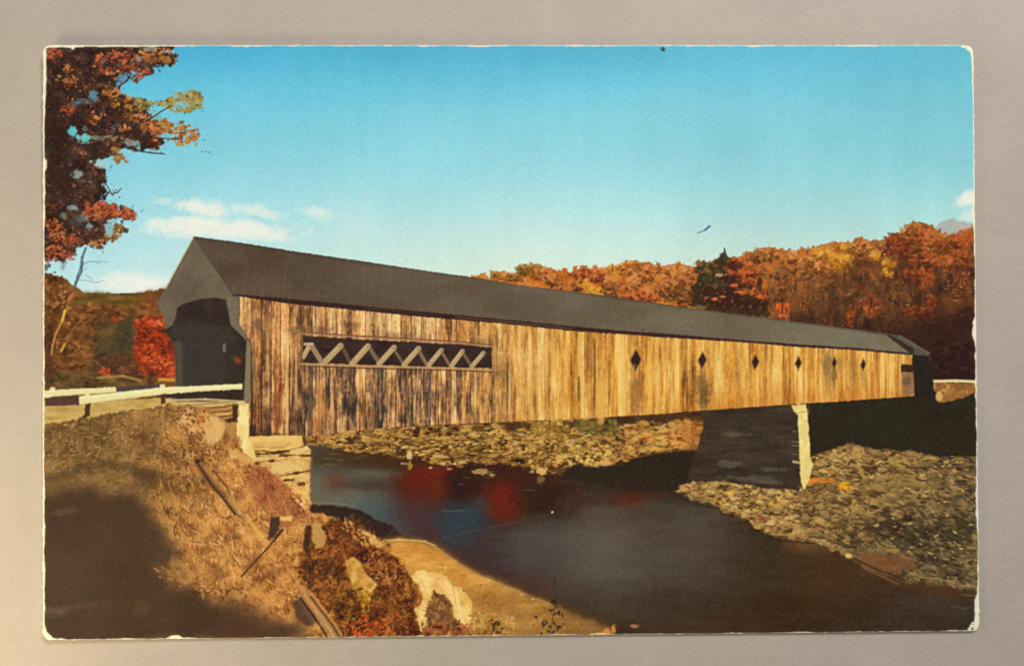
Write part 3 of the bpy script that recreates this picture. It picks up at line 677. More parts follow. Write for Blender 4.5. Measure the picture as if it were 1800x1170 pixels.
stones(R([(1430, 806), (1490, 786), (1560, 794), (1700, 808), (1700, 900), (1500, 930), (1420, 920)], 1, 8), 40, (6, 14), [(164, 134, 88), (186, 152, 100), (140, 116, 78)], (66, 52, 42), .15, .8, (.35, .6))
# shallows at the waterline
R([(1500, 975), (1545, 968), (1610, 985), (1606, 1000), (1580, 1002), (1556, 1010), (1520, 998)], 3, 9, 3).fill((124, 86, 60), .8)
R([(1530, 1000), (1600, 1020), (1716, 1040), (1722, 1052), (1640, 1045), (1560, 1026)], 3, 10, 4).fill((104, 76, 56), .7)
line([(1546, 958), (1575, 972), (1610, 984)], 2.5, (158, 116, 78), .7, 2)
line([(1500, 980), (1530, 995), (1565, 1008), (1590, 1018)], 3, (60, 46, 40), .7, 2)
line([(1520, 998), (1550, 1012), (1580, 1026)], 3, (150, 110, 78), .6, 2.4)
line([(1600, 1006), (1622, 1014), (1650, 1016), (1690, 1028), (1716, 1030)], 3, (160, 128, 92), .6, 2)
line([(1690, 1044), (1716, 1046)], 2, (150, 120, 96), .6, 1.6)
line([(1672, 1064), (1695, 1068), (1706, 1066)], 3, (128, 104, 92), .5, 2)
line([(1186, 866), (1214, 884), (1262, 892), (1268, 902), (1312, 912), (1322, 928), (1366, 948), (1430, 954)], 2.6, (70, 54, 42), .6, 2)

# ---- dark shade beyond the pier, under the bridge
R([(1416, 705), (1607, 690), (1632, 624), (1640, 640), (1644, 690), (1660, 706), (1716, 690), (1720, 800), (1690, 800), (1650, 802), (1600, 790), (1540, 788), (1490, 778), (1450, 792), (1424, 800)], 1.4, 7, 1).fill(
    (57, 51, 42), 1, SHORE)
q = R([(1430, 715), (1716, 700), (1716, 795), (1640, 795), (1500, 775)], 2, 9, 4)
q.tint(ramp(q.n(60, 40), [(52, 46, 40), (59, 53, 42), (56, 54, 43)]), .7)
patch(1494, 784, 7, 8, (128, 104, 78), .6, .6, .5, 6)
R([(1634, 672), (1716, 672), (1716, 688), (1690, 698), (1664, 706), (1650, 706), (1646, 690), (1638, 682)], 1.6, 6, .8).fill((150, 108, 66), 1, SHORE)
R([(1636, 674), (1716, 674), (1700, 695), (1650, 704)], 1.6, 6, .8).dabs(40, [(100, 72, 48), (160, 124, 74), (186, 146, 84), (140, 88, 62)], (2, 4.4), (1, 2))
patch(1650, 695, 5, 8, (214, 180, 112), .9, .5, .2)
patch(1685, 680, 10, 6, (120, 88, 52), .6, .5, .3)
line([(1634, 669.5), (1680, 668.5), (1716, 670)], 5, (236, 218, 160), .95, 1.2, RAIL)

# ---- bridge: siding
sx_ = [418, 507, 640, 760, 893, 1004, 1100, 1160, 1322, 1400, 1500, 1603]
st_ = [526, 533, 546, 558, 569, 581, 587.5, 592, 602, 610, 615, 623.5]
bx_ = [436, 530, 578, 594, 693, 800, 871, 960, 1049, 1160, 1233, 1389, 1500, 1607]
by_ = [769, 766, 764, 758, 750, 745.5, 742, 738, 733, 727, 721, 710, 703, 695]
side = R([(x_, y_ - (5 if x_ < 1600 else 1)) for x_, y_ in zip(sx_, st_)] + [(1603, 640), (1605, 660), (1607, 695)] + list(zip(bx_, by_))[::-1] + [(437, 722), (440, 700), (441, 600), (433, 589), (418, 567)], .5, 5, .6)
X1 = side.X[0]
top = np.interp(X1, sx_, st_)
bot = np.interp(X1, bx_, by_)
hh = bot - top
u = 1.0 / hh
bw = 3.3e-5
bi = np.floor((u - u.min()) / bw).astype(int)
tone = rng.random(bi.max() + 2)
tone = tone * .75 + .25 * np.roll(tone, 1)
frac = (u - u.min()) / bw - bi
yr = (side.Y - top[None]) / hh[None]
ph = np.floor(rng.random(bi.max() + 2) * 997).astype(int)
# every board gets its own run of stains along its length
long_n = noise(900, side.h, 46, 3.0, 3)
fine_n = noise(1200, side.h, 14, 1.5, 3)
bs = long_n[(ph % 900)[bi]].T
fs = fine_n[((np.arange(len(X1)) * 1) % 1200)].T
fs2 = side.n(2.2, 26, 2)
patchy = side.n(60, 40, 3)
leftness = np.clip((1000 - side.X) / 260, 0, 1)
below = np.exp(-((side.X - 690) / 200) ** 4) * np.clip((yr - .40) / .10, 0, 1)
amp = 1 + .35 * below
speck = side.n(3.2, 5, 2)
tn = .56 + (tone[bi][None] - .5) * .48 + (bs - .5) * .30 * amp + (fs2 - .5) * .26 * amp + (fs - .5) * .14 + (patchy - .5) * .16 + (speck - .5) * .20
tn = tn - np.clip(side.n(16, 30, 3) - .5, 0, 1) * .5 * below
tn = tn + .08 * np.clip(1 - yr / .25, 0, 1) * leftness - .10 * below + .06 * np.exp(-((side.X - 470) / 40) ** 2)
tn = tn + (tn - .62) * -.30 * (1 - leftness) + .06 * (1 - leftness)
tn = tn + ((side.n(9, 140, 2) - .5) * .34 + (side.n(4, 70, 2) - .5) * .22 + (side.n(28, 60, 2) - .5) * .14) * (1 - leftness * .8)
near = np.clip((1120 - side.X) / 350, 0, 1)
jn = side.n(3, 60, 2)
gap = (frac < .15)[None] * np.clip((jn - .25) * 3, 0, 1) * near
lightedge = ((frac > .15) & (frac < .34))[None] * np.clip((jn - .5) * 3, 0, 1) * near
tn = tn - gap * .36 + lightedge * .18
cl_ = ramp(tn, [(82, 58, 46), (108, 76, 56), (152, 104, 68), (204, 148, 92), (232, 184, 120), (247, 216, 156)])
cr_ = ramp(tn, [(90, 66, 42), (136, 94, 50), (186, 126, 60), (216, 158, 76), (234, 184, 98), (244, 206, 124)])
cs = cl_ * leftness[..., None] + cr_ * (1 - leftness[..., None])
hue = (np.random.default_rng(8).random(bi.max() + 2)[bi])[None, :, None]
cs = cs * (1 + (hue - .5) * np.array([.04, -.05, -.16], np.float32))
greyed = (below * np.clip(.62 - tn, 0, 1) * 1.1)[..., None]
cs = cs * (1 - greyed) + (cs @ np.array([.35, .5, .15]))[..., None] * np.array([1.06, .98, .88]) * greyed
redn = (np.clip(yr - .6, 0, 1) * 1.6 * np.clip((side.X - 1080) / 200, 0, 1))[..., None]
cs = cs * (1 - redn * .45) + col((190, 104, 44)) * redn * .45
cs = blur(cs.astype(np.float32), .45)
side.fill(cs, 1, BRIDGE)
# orange-stained boards and weather marks
for (x, y0, y1, w, c, al) in [(561, 660, 765, 8, (210, 142, 74), .3), (572, 690, 765, 8, (176, 108, 62), .3), (584, 655, 762, 7, (210, 146, 78), .35), (553, 720, 765, 6, (196, 116, 56), .4), (484, 540, 764, 5, (140, 80, 54), .5),
                              (492, 640, 764, 6, (128, 66, 42), .55), (504, 580, 766, 4, (224, 186, 128), .6), (520, 590, 764, 5, (216, 170, 108), .5), (470, 540, 700, 6, (214, 164, 100), .5), (545, 660, 760, 8, (110, 88, 64), .5),
                              (640, 690, 752, 7, (126, 84, 46), .4), (655, 720, 752, 8, (150, 92, 52), .35), (965, 650, 738, 4, (110, 82, 54), .4), (960, 580, 736, 3, (230, 186, 112), .7), (895, 590, 736, 3, (226, 186, 120), .6),
                              (933, 590, 738, 4, (222, 178, 104), .5), (1045, 580, 735, 4, (110, 76, 46), .5), (1017, 660, 736, 4, (116, 82, 50), .5), (1056, 590, 732, 12, (230, 178, 94), .5), (835, 650, 742, 3, (236, 200, 120), .6),
                              (448, 540, 700, 6, (222, 178, 112), .5), (447, 600, 690, 5, (110, 82, 54), .45), (1095, 600, 728, 12, (238, 190, 104), .45), (1140, 600, 724, 10, (240, 190, 100), .4), (728, 655, 740, 4, (232, 190, 120), .5)]:
    for k in range(5):
        a, b = sorted((y0 + rng.random() * (y1 - y0), y0 + rng.random() * (y1 - y0)))
        line([(x + rng.random() - .5, a), (x + rng.random() * 2 - 1, b + 8)], w * (.5 + rng.random() * .6), c, al * (.5 + .5 * rng.random()), 2.2)
for (x, y, a, b, c, al) in [(454, 538, 8, 5, (130, 92, 62), .7), (453, 570, 7, 10, (112, 84, 66), .75), (454, 568, 20, 30, (150, 110, 74), .25), (1234, 684, 12, 34, (110, 84, 52), .62), (1236, 700, 9, 22, (90, 70, 46), .4),
                            (1120, 690, 8, 36, (126, 92, 56), .5), (1109, 690, 4, 36, (140, 98, 58), .4), (1453, 640, 7, 18, (128, 104, 76), .75), (1466, 660, 4, 18, (116, 90, 62), .7), (1476, 640, 5, 14, (150, 116, 70), .5),
                            (1500, 650, 5, 24, (150, 116, 76), .5), (1518, 662, 4, 16, (160, 122, 76), .5), (1455, 668, 6, 20, (164, 122, 74), .5), (640, 560, 60, 7, (236, 200, 130), .2), (880, 640, 8, 30, (110, 80, 54), .3),
                            (618, 572, 12, 8, (110, 82, 60), .5), (560, 578, 26, 5, (120, 88, 62), .45), (700, 590, 40, 6, (112, 80, 58), .35), (520, 580, 14, 8, (104, 82, 62), .5), (850, 600, 30, 6, (110, 84, 60), .4),
                            (470, 764, 40, 4, (84, 58, 42), .5)]:
    patch(x, y, a, b, c, al, .8, .35, 7)
R([(436, 746), (449, 746), (449, 770), (435, 770)], .5, 4, .8).fill((70, 52, 46), .9)
line([(693, 750), (800, 745), (960, 738)], 1.6, (74, 50, 36), .6, 1.4)
line([(1060, 733.5), (1160, 727.5), (1233, 721.5), (1389, 710.5)], 2, (96, 56, 34), .5, 1.6)

# window with lattice
trim_t = [(529, 584.5), (640, 592), (800, 601.5), (866, 608)]
op = R([(532, 589), (640, 596), (800, 604), (864, 610), (864, 646), (800, 645), (640, 641), (532, 637)], .5, 4, .7)
op.fill(ramp(op.n(30, 12), [(58, 44, 42), (68, 52, 48), (76, 58, 50)]), 1, LATT)
dim = [((547, 607), (564, 634)), ((601, 609), (614, 634)), ((649, 611), (664, 634)), ((693, 615), (708, 638)), ((737, 618), (749, 639)), ((778, 621), (789, 640)), ((815, 622), (827, 641))]
for (a, b), w, c in zip(dim, [9, 7, 7, 5, 6, 5, 5], [(176, 146, 104), (126, 88, 68), (142, 112, 80), (140, 108, 82), (150, 120, 88), (146, 116, 88), (140, 108, 80)]):
    line([a, b], w, c, .85, 1.6)
lit_ = [((533, 626), (544, 606)), ((571, 635), (598, 607)), ((619, 638), (646, 608)), ((666, 638), (692, 610)), ((710, 640), (735, 612)), ((753, 641), (775, 615)), ((793, 642), (812, 617)), ((829, 643), (849, 620))]
for (a, b), w in zip(lit_, [9, 11, 11, 10, 10, 9, 9, 8.5]):
    line([a, b], w + 1.4, (120, 90, 66), .7, 1.6)
    line([a, b], w - 1, (190, 160, 112), .95, 1.4)
    line([(a[0] * .75 + b[0] * .25 - 1, a[1] * .75 + b[1] * .25 - 1), (b[0] * .9 + a[0] * .1 - 1, b[1] * .9 + a[1] * .1 - 1)], 2.4, (214, 186, 136), .6, 1.6)
    dab(b[0] + 1 - OX, b[1] + 1 - OY, 3, 2.4, 0, col((132, 104, 74)), .5)
line([(535, 604), (549, 604)], 5, (200, 172, 124), .9, 1.4)
line([(571, 610), (585, 609)], 2.4, (124, 84, 66), .5, 1.6)
for pts, c, w in [(trim_t, (176, 128, 96), 3.4), ([(530, 583), (640, 590), (800, 599), (866, 605.6)], (110, 78, 56), 1.8), ([(528, 639), (640, 643), (800, 647), (866, 650.5)], (190, 144, 96), 4.0),
                  ([(528, 642.5), (640, 646.5), (800, 650), (866, 653)], (84, 54, 38), 1.8)]:
    line(pts, w, c, .85, 1.3, LATT)
line([(866, 609), (866, 650)], 3, (172, 128, 86), .7, 1.4)
line([(530, 588), (529, 638)], 3, (120, 88, 60), .7, 1.4)
for (x, w) in [(565, 16), (583, 10), (620, 20), (668, 18), (712, 14), (754, 10), (795, 10), (831, 10), (600, 12)]:
    dab(x - OX, np.interp(x, [528, 866], [637.5, 647.5]) - OY, w * .6, 2, .03, col((204, 170, 112)), .5)

# diamond openings
for (x, y, a, b) in [(1117, 632, 9, 18), (1234, 632, 7, 14), (1327, 635.5, 6, 12), (1403, 637, 5, 11), (1466, 637, 4, 10), (1517, 640, 4.2, 9.5)]:
    R([(x, y - b - 3), (x + a + 2, y - 1), (x - 1, y + b + 5), (x - a - 2.5, y + 1)], .4, 4, .8).fill((152, 112, 62), .75)
    R([(x + .6, y - b), (x + a, y - 1), (x, y + b), (x - a, y + 1)], .3, 4, .7).fill((64, 46, 40), 1, LATT)
line([(1116, 640), (1113, 648)], 2, (190, 166, 130), .6, 1.2)
# far end: notch and grey board
R([(1583, 640), (1605, 640), (1605, 654), (1583, 654)], .3, 4, .7).fill((64, 48, 38), .95)
R([(1584, 655), (1606, 653), (1607, 692), (1586, 694)], .4, 4, .8).fill((150, 112, 78), .95)
patch(1594, 668, 7, 10, (112, 88, 66), .7, .6, .3)
line([(1582, 640), (1583, 692)], 2, (222, 170, 96), .6, 1.4)

# ---- portal end
R([(340, 415), (411, 516), (421, 522), (421, 530), (418, 568), (434, 590), (441, 602), (440, 700), (436, 708), (427, 706), (300, 705), (308, 672), (309, 640), (306, 600), (291, 582), (288, 560), (284, 544), (275, 533), (291, 505)], .5, 6, .7).fill(
    (114, 101, 82), 1, PORTAL)
q = R([(340, 415), (411, 516), (421, 530), (404, 569), (300, 575), (288, 560), (276, 533), (291, 505)], .3, 6, .7)
q.fill(ramp(q.n(40, 40), [(106, 93, 76), (114, 101, 82), (122, 108, 86)]), .9)
q.tint((128, 114, 92), .35, np.clip((q.X - 340) / 70, 0, 1))
# opening
q = R([(311, 540), (322, 533), (355, 524), (381, 522.5), (397, 526), (405, 569), (424, 588), (433, 600), (430, 660), (427, 704), (310, 704), (309, 640), (306, 604), (291, 583), (303, 571), (308, 558)], .4, 6, .8)
q.fill(ramp(q.n(30, 30), [(60, 50, 44), (66, 54, 48), (72, 60, 52)]), 1, PORTAL)
R([(304, 572), (330, 569), (405, 572), (418, 600), (425, 680), (316, 690), (309, 640), (304, 598), (293, 583)], 1, 6, 4).fill((76, 68, 59), .85)
R([(306, 600), (318, 598), (321, 640), (320, 690), (308, 690), (309, 640)], .5, 6, 2).fill((100, 88, 72), .8)
R([(393, 600), (428, 600), (427, 690), (398, 690)], 1, 8, 5).fill((64, 54, 48), .6)
R([(399, 520), (419, 527), (418, 566), (433, 590), (431, 596), (405, 570)], .6, 5, .8).fill((124, 112, 88), 1)
for y in (540, 552, 560):
    line([(403, y + 3), (418, y)], 1.6, (96, 84, 66), .5, 1.4)
R([(433, 598), (440, 602), (439, 700), (437, 706), (428, 703), (431, 650)], .4, 5, .9).fill((136, 122, 92), .95)
patch(394, 611, 3, 7, (140, 124, 106), .7, .8, .4, 5)
patch(417, 633, 5, 6, (160, 74, 54), .8, .7, .4, 5)
patch(411, 628, 5, 5, (110, 84, 70), .4)
line([(288, 582), (300, 574)], 3, (52, 44, 40), .8, 1.6)
line([(341, 414), (316, 459), (291, 506)], 3.2, (226, 226, 172), .55, 2)
line([(342, 417), (318, 460), (293, 507)], 1.4, (92, 80, 66), .6, 1.2)

# ---- roof
roof = R([(340, 415), (410, 424), (530, 443), (640, 459), (760, 477), (831, 486.5), (911, 500), (1044, 516.5), (1100, 524.5), (1160, 532.5), (1224, 543), (1322, 554.5), (1400, 565), (1500, 578), (1556, 586), (1603, 621), (1600, 624),
          (1500, 613), (1400, 606), (1322, 600), (1160, 586), (1100, 582), (1004, 574), (893, 563), (760, 550), (640, 539), (507, 525), (409, 517)], .35, 5, .6)
tR = np.clip((roof.X - 340) / 1200, 0, 1)[..., None]
rc = col((96, 82, 67)) * (1 - tR) + col((121, 115, 94)) * tR
rc = rc + ((roof.n(90, 30) - .5) * .045)[..., None] + ((roof.n(4, 30, 2) - .5) * .012)[..., None]
edge = np.clip((roof.Y - np.interp(roof.X, [340, 640, 1004, 1556], [415, 459, 511, 586])) / 5, 0, 1)[..., None]
rc = rc * (.80 + .20 * edge)
roof.fill(rc.astype(np.float32), 1, ROOF)
ex = [409, 507, 640, 760, 893, 1004, 1100, 1160, 1322, 1400, 1500, 1603]
e0 = [516, 524, 537.5, 548.5, 561.5, 572.5, 581, 585, 598.5, 604, 610.5, 620]
e1 = [519, 533, 546, 558, 569, 581, 587, 592, 602, 609, 614.5, 623]
R(list(zip(ex, e0)) + [(1604, 623)] + list(zip(ex, e1))[::-1], .3, 5, .6).fill((70, 50, 46), 1)
line([(800, 556.5), (893, 565.5), (960, 572), (1004, 577)], 1.6, (142, 104, 96), .6, 1.4)
line([(640, 541), (760, 553)], 1.4, (100, 74, 68), .6, 1.4)
line([(409, 517), (340, 416)], 2, (84, 72, 62), .6, 1.4)
line([(500, 480), (501, 520)], 1.4, (124, 110, 94), .4, 1.2)
# far gable
R([(1553, 585), (1582, 589), (1600, 598), (1634, 620), (1632, 626), (1606, 622), (1603, 621)], .4, 5, .7).fill((96, 92, 80), 1, ROOF)
R([(1556, 587), (1566, 589), (1606, 612), (1606, 622), (1601, 622)], .4, 5, .8).fill((66, 56, 46), .9)
line([(1582, 590), (1634, 621)], 2, (128, 122, 104), .6, 1.6)
R([(1603, 623), (1632, 625), (1634, 640), (1640, 670), (1642, 700), (1607, 697), (1605, 650)], .5, 5, .9).fill((54, 48, 42), 1, PORTAL)

# ---- lit edge of the pier
R([(1391, 711), (1417, 710), (1417, 722), (1419, 727), (1422, 770), (1424, 805), (1429, 815), (1425, 830), (1420, 848), (1412, 860), (1407, 842), (1404, 790), (1402, 726), (1395, 723)], .7, 5, .7).fill((232, 208, 134), 1, PIER)
R([(1391, 711), (1417, 710), (1426, 820), (1412, 860), (1402, 726)], .7, 5, .7).dabs(50, [(214, 180, 100), (238, 216, 138), (246, 230, 156)], (2, 5), (1, 1.8), 1.57, .8, (.3, .6))
line([(1402, 724), (1418, 722)], 1.6, (150, 124, 80), .7, 1.4)
R([(1418, 712), (1424, 712), (1424, 724), (1420, 726)], .4, 5, .8).fill((84, 70, 52), .8)
line([(1394, 810), (1404, 812)], 4, (220, 196, 130), .7, 2)

# ---- abutment of dry stone and the pale post
ab = R([(437, 766), (480, 765), (531, 764), (533, 782), (541, 782), (546, 790), (545, 830), (543, 886), (530, 900), (440, 830), (425, 800)], .8, 5, .7)
ab.fill(ramp(ab.n(18, 10), [(196, 152, 92), (222, 182, 114), (240, 206, 138)]), 1, ABUT)
R([(438, 768), (529, 766), (530, 786), (500, 790), (444, 793)], .6, 5, .8).fill((232, 196, 124), .9)
for pts, w in [([(440, 793), (460, 791), (480, 794), (505, 791), (530, 785), (536, 782)], 2.8), ([(446, 797), (490, 796), (510, 799), (546, 799)], 2.4), ([(448, 801), (472, 802)], 2.2), 
               ([(480, 810), (500, 806), (506, 800)], 2), ([(492, 835), (520, 831), (545, 826)], 2.4), ([(500, 843), (516, 843)], 2.4), 
               ([(446, 812), (452, 816)], 4), ([(528, 850), (533, 852)], 5), ([(518, 831), (522, 832)], 4)]:
    line(pts, w, (92, 58, 36), .85, 1.5)
for (x, y, a, b, t, c) in [(462, 805, 14, 4, -.1, (244, 214, 148)), (494, 804, 15, 5, -.15, (240, 206, 140)), (525, 791, 16, 6, -.12, (248, 222, 160)), (500, 820, 32, 10, -.22, (246, 216, 150)), (530, 840, 14, 7, .1, (242, 208, 140)),
                           (470, 816, 10, 5, -.3, (226, 186, 118)), (512, 858, 18, 7, .3, (234, 192, 122)), (533, 868, 9, 12, 0, (240, 202, 132)), (478, 778, 40, 7, -.03, (238, 200, 130))]:
    patch(x, y + 2.5, a, b, (168, 122, 74), .6, .5, .25, 8, t)
    patch(x, y, a, b, c, .65, .6, .25, 8, t)
ab.dabs(120, [(176, 130, 80), (214, 172, 108), (244, 214, 150)], (.9, 2.2), (1, 3), 0, 1, (.25, .55))
for (x, y, a, b) in [(452, 797, 9, 2.4), (488, 794, 16, 2.6), (500, 800, 10, 2), (538, 800, 9, 2), (476, 809, 5, 2.4), (520, 830, 10, 2.6), (450, 814, 6, 3), (505, 843, 10, 2.4), (528, 850, 6, 3.6), (462, 824, 6, 2)]:
    patch(x, y, a, b, (84, 54, 36), .85, .5, .4, 5, -.08)
R([(545, 782), (549, 792), (549, 880), (544, 884)], .4, 5, 1).fill((128, 110, 82), .5)
pp = R([(415, 708), (437, 708), (437, 768), (446, 792), (452, 808), (440, 812), (424, 790), (416, 770)], .8, 6, .9)
pp.fill(ramp(pp.n(14, 26), [(230, 202, 136), (244, 222, 158), (250, 234, 178)]), 1, ABUT)

# ---- grassy bank
GR = [(70, 748), (120, 738), (160, 732), (220, 722), (290, 712), (330, 708), (350, 716), (372, 724), (392, 742), (398, 760), (405, 776), (422, 786), (440, 806), (462, 822), (482, 834), (500, 848), (520, 866), (540, 880),
      (560, 896), (600, 914), (640, 930), (664, 944), (690, 970), (730, 1010), (760, 1060), (800, 1125), (60, 1130), (60, 760)]
gr = R(GR, 3, 7, .8, seed=90)
n1 = gr.warp(gr.n(50, 40, 4), 10, 20)
n2 = gr.warp(gr.n(9, 7, 3), 6, 9)
warmth = np.clip((gr.X - 230) / 190 + (n1 - .5) * .7, 0, 1)[..., None]
cA = ramp(n1 * .45 + n2 * .55, [(90, 68, 42), (118, 92, 54), (140, 110, 64), (164, 128, 76)])
cB = ramp(n1 * .35 + n2 * .65, [(104, 68, 40), (152, 102, 56), (188, 134, 72), (210, 156, 88), (228, 180, 108)])
gr.fill((cA * (1 - warmth) + cB * warmth).astype(np.float32), 1, GRASS)
GRS_L = [(82, 64, 40), (104, 84, 50), (132, 108, 64), (156, 124, 76), (188, 148, 96)]
GRS_R = [(104, 66, 40), (144, 94, 50), (184, 126, 66), (208, 150, 82), (228, 180, 108)]
R([(78, 748), (290, 716), (330, 712), (330, 860), (250, 880), (78, 850)], 2, 9).dabs(700, GRS_L, (.7, 1.3), (2.5, 8), -.6, 2.8, (.4, .85), .9)
R([(78, 748), (290, 716), (330, 712), (330, 860), (250, 880), (78, 850)], 2, 9).dabs(500, [(70, 54, 36), (150, 116, 70), (176, 138, 84), (120, 92, 54)], (.7, 1.4), (2, 5), -.9, 1.8, (.4, .85), .8)
R([(300, 714), (380, 735), (420, 795), (540, 885), (600, 920), (520, 1090), (440, 1070), (300, 960), (260, 880)], 2, 9).dabs(2000, GRS_R, (.7, 1.5), (2.5, 9), 1.0, 2.0, (.3, .75), .7)
R([(300, 714), (380, 735), (420, 795), (520, 880), (600, 930), (520, 1080), (440, 1060), (310, 960), (270, 880)], 2, 9).dabs(700, [(206, 146, 80), (226, 172, 100), (236, 190, 118), (92, 58, 38), (120, 78, 46)], (.6, 1.2), (2.5, 9), 1.1, 2.0, (.35, .75), .7)
R([(78, 748), (290, 716), (330, 712), (330, 860), (250, 850), (78, 830)], 2, 9).dabs(160, [(176, 140, 84), (196, 158, 100), (214, 174, 118)], (.8, 1.5), (1.5, 4), -.2, 1.6, (.4, .8), .8)
for (x, y, a, b) in [(300, 800, 26, 10), (350, 870, 20, 9), (290, 850, 16, 12), (330, 930, 20, 10), (400, 940, 16, 20), (440, 990, 14, 22), (380, 1000, 18, 10), (340, 780, 20, 8), (470, 1010, 12, 20), (250, 770, 30, 8), (420, 870, 14, 8), (360, 960, 12, 18)]:
    patch(x, y, a, b, (112, 74, 46), .45, 1.1, .5, 10, .8)
for (x, y, a, b) in [(330, 900, 18, 10), (310, 760, 24, 8), (420, 1000, 14, 20), (460, 1050, 20, 14), (380, 920, 20, 10), (480, 970, 14, 20), (300, 880, 14, 9), (440, 940, 14, 10), (350, 820, 18, 9), (500, 1020, 12, 16)]:
    patch(x, y, a, b, (220, 160, 86), .42, 1.1, .5, 10, .8)
gq = R([(290, 725), (380, 745), (420, 800), (520, 885), (590, 930), (520, 1080), (440, 1060), (310, 960), (270, 880)], 2, 9)
for _ in range(300):
    ix_, iy_ = int(rng.random() * gq.w), int(rng.random() * gq.h)
    if gq.m[iy_, ix_] < .5:
        continue
    x, y = gq.x0 + ix_ + OX, gq.y0 + iy_ + OY
    t = 1.0 + (rng.random() - .5) * 1.1
    l = 8 + rng.random() * 16
    k = (rng.random() - .5) * .8
    line([(x, y), (x + l * .5 * math.cos(t), y + l * .5 * math.sin(t)), (x + l * .5 * (math.cos(t) + math.cos(t + k)), y + l * .5 * (math.sin(t) + math.sin(t + k)))], 1.2 + rng.random(),
         [(238, 194, 120), (224, 172, 98), (206, 148, 80), (88, 58, 38), (112, 74, 44)][int(rng.random() * 5)], .35 + rng.random() * .4, 1.4)
# pale boulder and tufts near the road
R([(362, 728), (385, 730), (394, 748), (392, 764), (380, 776), (366, 780), (358, 760)], 3, 8, 1.6).fill((226, 188, 122), .85)
R([(330, 712), (366, 724), (372, 760), (340, 760), (312, 730)], 3, 8, 2).dabs(110, [(168, 108, 60), (204, 144, 80), (228, 176, 110), (236, 192, 128)], (1.2, 3), (1.5, 4), .8, 1.8, (.4, .8), .8)
for p in [(352, 740, 6, 5), (398, 770, 5, 8), (396, 792, 7, 5), (425, 818, 8, 4), (415, 776, 7, 9)]:
    patch(*p, (146, 90, 52), .6, .7, .5, 5)
R([(400, 785), (430, 800), (450, 812), (454, 822), (430, 815), (404, 800)], 3, 7, 1.6).fill((224, 180, 110), .75)
R([(300, 708), (430, 704), (431, 712), (400, 718), (350, 712)], .8, 6, 1).fill((216, 188, 122), .8)
R([(366, 716), (418, 708), (418, 740), (396, 742), (372, 728)], 2, 6, 1).fill((176, 134, 78), .8)
for pts in ([(362, 716), (396, 714), (414, 709)], [(372, 724), (400, 722), (410, 718)], [(384, 732), (404, 730), (412, 726)]):
    line(pts, 2.4, (96, 66, 44), .7, 1.8)
line([(380, 727), (404, 726)], 4, (224, 186, 116), .7, 2)
R([(408, 712), (418, 710), (417, 740), (398, 742), (394, 736), (409, 732)], .6, 5, .8).fill((72, 52, 42), .9)
R([(310, 715), (370, 730), (400, 790), (440, 830), (420, 860), (350, 800), (310, 760)], 3, 9).dabs(200, [(226, 178, 108), (238, 198, 130), (214, 158, 90), (130, 84, 50)], (.8, 1.7), (2, 6), .8, 2.0, (.35, .8), .8)
R([(320, 860), (420, 900), (470, 960), (440, 1040), (340, 960)], 3, 9).dabs(160, [(228, 180, 108), (240, 200, 130), (120, 78, 46)], (.7, 1.5), (2.5, 7), 1.1, 1.6, (.35, .75), .8)
# russet growth below the masonry
R([(440, 815), (470, 825), (500, 850), (530, 880), (535, 905), (500, 930), (470, 900), (430, 850)], 6, 10, 4).fill((140, 84, 54), .6)
R([(430, 815), (480, 832), (530, 880), (540, 920), (480, 920), (430, 850)], 3, 8, 1).dabs(420, [(92, 54, 40), (128, 74, 48), (160, 98, 60), (188, 124, 76), (206, 150, 96)], (1, 2.4), (1.5, 4), .6, 2.6, (.35, .8), .9)
R([(500, 845), (545, 850), (545, 885), (540, 895), (520, 880)], 3, 6, 2).dabs(60, [(206, 152, 86), (228, 182, 112), (236, 200, 132)], (1.4, 3), (1, 2.6), .8, 2, (.4, .8))
# the dark undercut by the water
R([(544, 886), (580, 886), (612, 890), (636, 898), (660, 912), (690, 922), (700, 934), (724, 946), (740, 951), (672, 951), (640, 940), (600, 912), (560, 900), (546, 900)], 1.6, 8, 1.2).fill((62, 48, 42), .95, SHORE)
R([(600, 912), (640, 905), (660, 925), (660, 950), (620, 940)], 5, 7, 2).dabs(70, [(84, 54, 44), (120, 74, 52), (144, 90, 62)], (1, 2.6), (1.5, 3.5), 1.3, 1.4, (.4, .8), .6)
line([(684, 940), (694, 924)], 2.4, (100, 84, 72), .6, 2)

# ---- sand spit
sand = R([(655, 955), (672, 948), (720, 946), (746, 949), (762, 955), (790, 976), (812, 992), (846, 1012), (880, 1021), (920, 1042), (960, 1056), (1000, 1072), (1030, 1086), (1072, 1100), (1082, 1118), (1076, 1130), (640, 1130), (650, 1000)], 3, 16, 5)
sc_ = ramp(sand.warp(sand.n(60, 20, 3), 8, 20), [(196, 138, 66), (214, 156, 78), (228, 174, 94)])
dk = np.clip((sand.Y - 1010) / 90 + (sand.n(40, 14) - .5) * .5, 0, 1)[..., None]
sc_ = sc_ * (1 - dk * .7) + col((142, 100, 54)) * dk * .7
sc_ = sc_ + ((sand.n(9, 4) - .5) * .07)[..., None]
wet = np.clip((sand.X - 860) / 200 + (sand.n(40, 14) - .5) * .4, 0, 1)[..., None]
sc_ = sc_ * (1 - wet * .5) + col((116, 86, 56)) * wet * .5
sand.fill(sc_.astype(np.float32), 1, SAND)
line([(764, 950), (800, 976), (850, 1006), (890, 1018), (960, 1048), (1020, 1074), (1076, 1094)], 9, (110, 78, 52), .45, 8)
line([(672, 950), (700, 947), (746, 950), (764, 958)], 3, (240, 200, 124), .7, 2.4)
line([(762, 958), (800, 986), (846, 1014), (900, 1034), (980, 1066)], 4, (222, 172, 98), .35, 4)
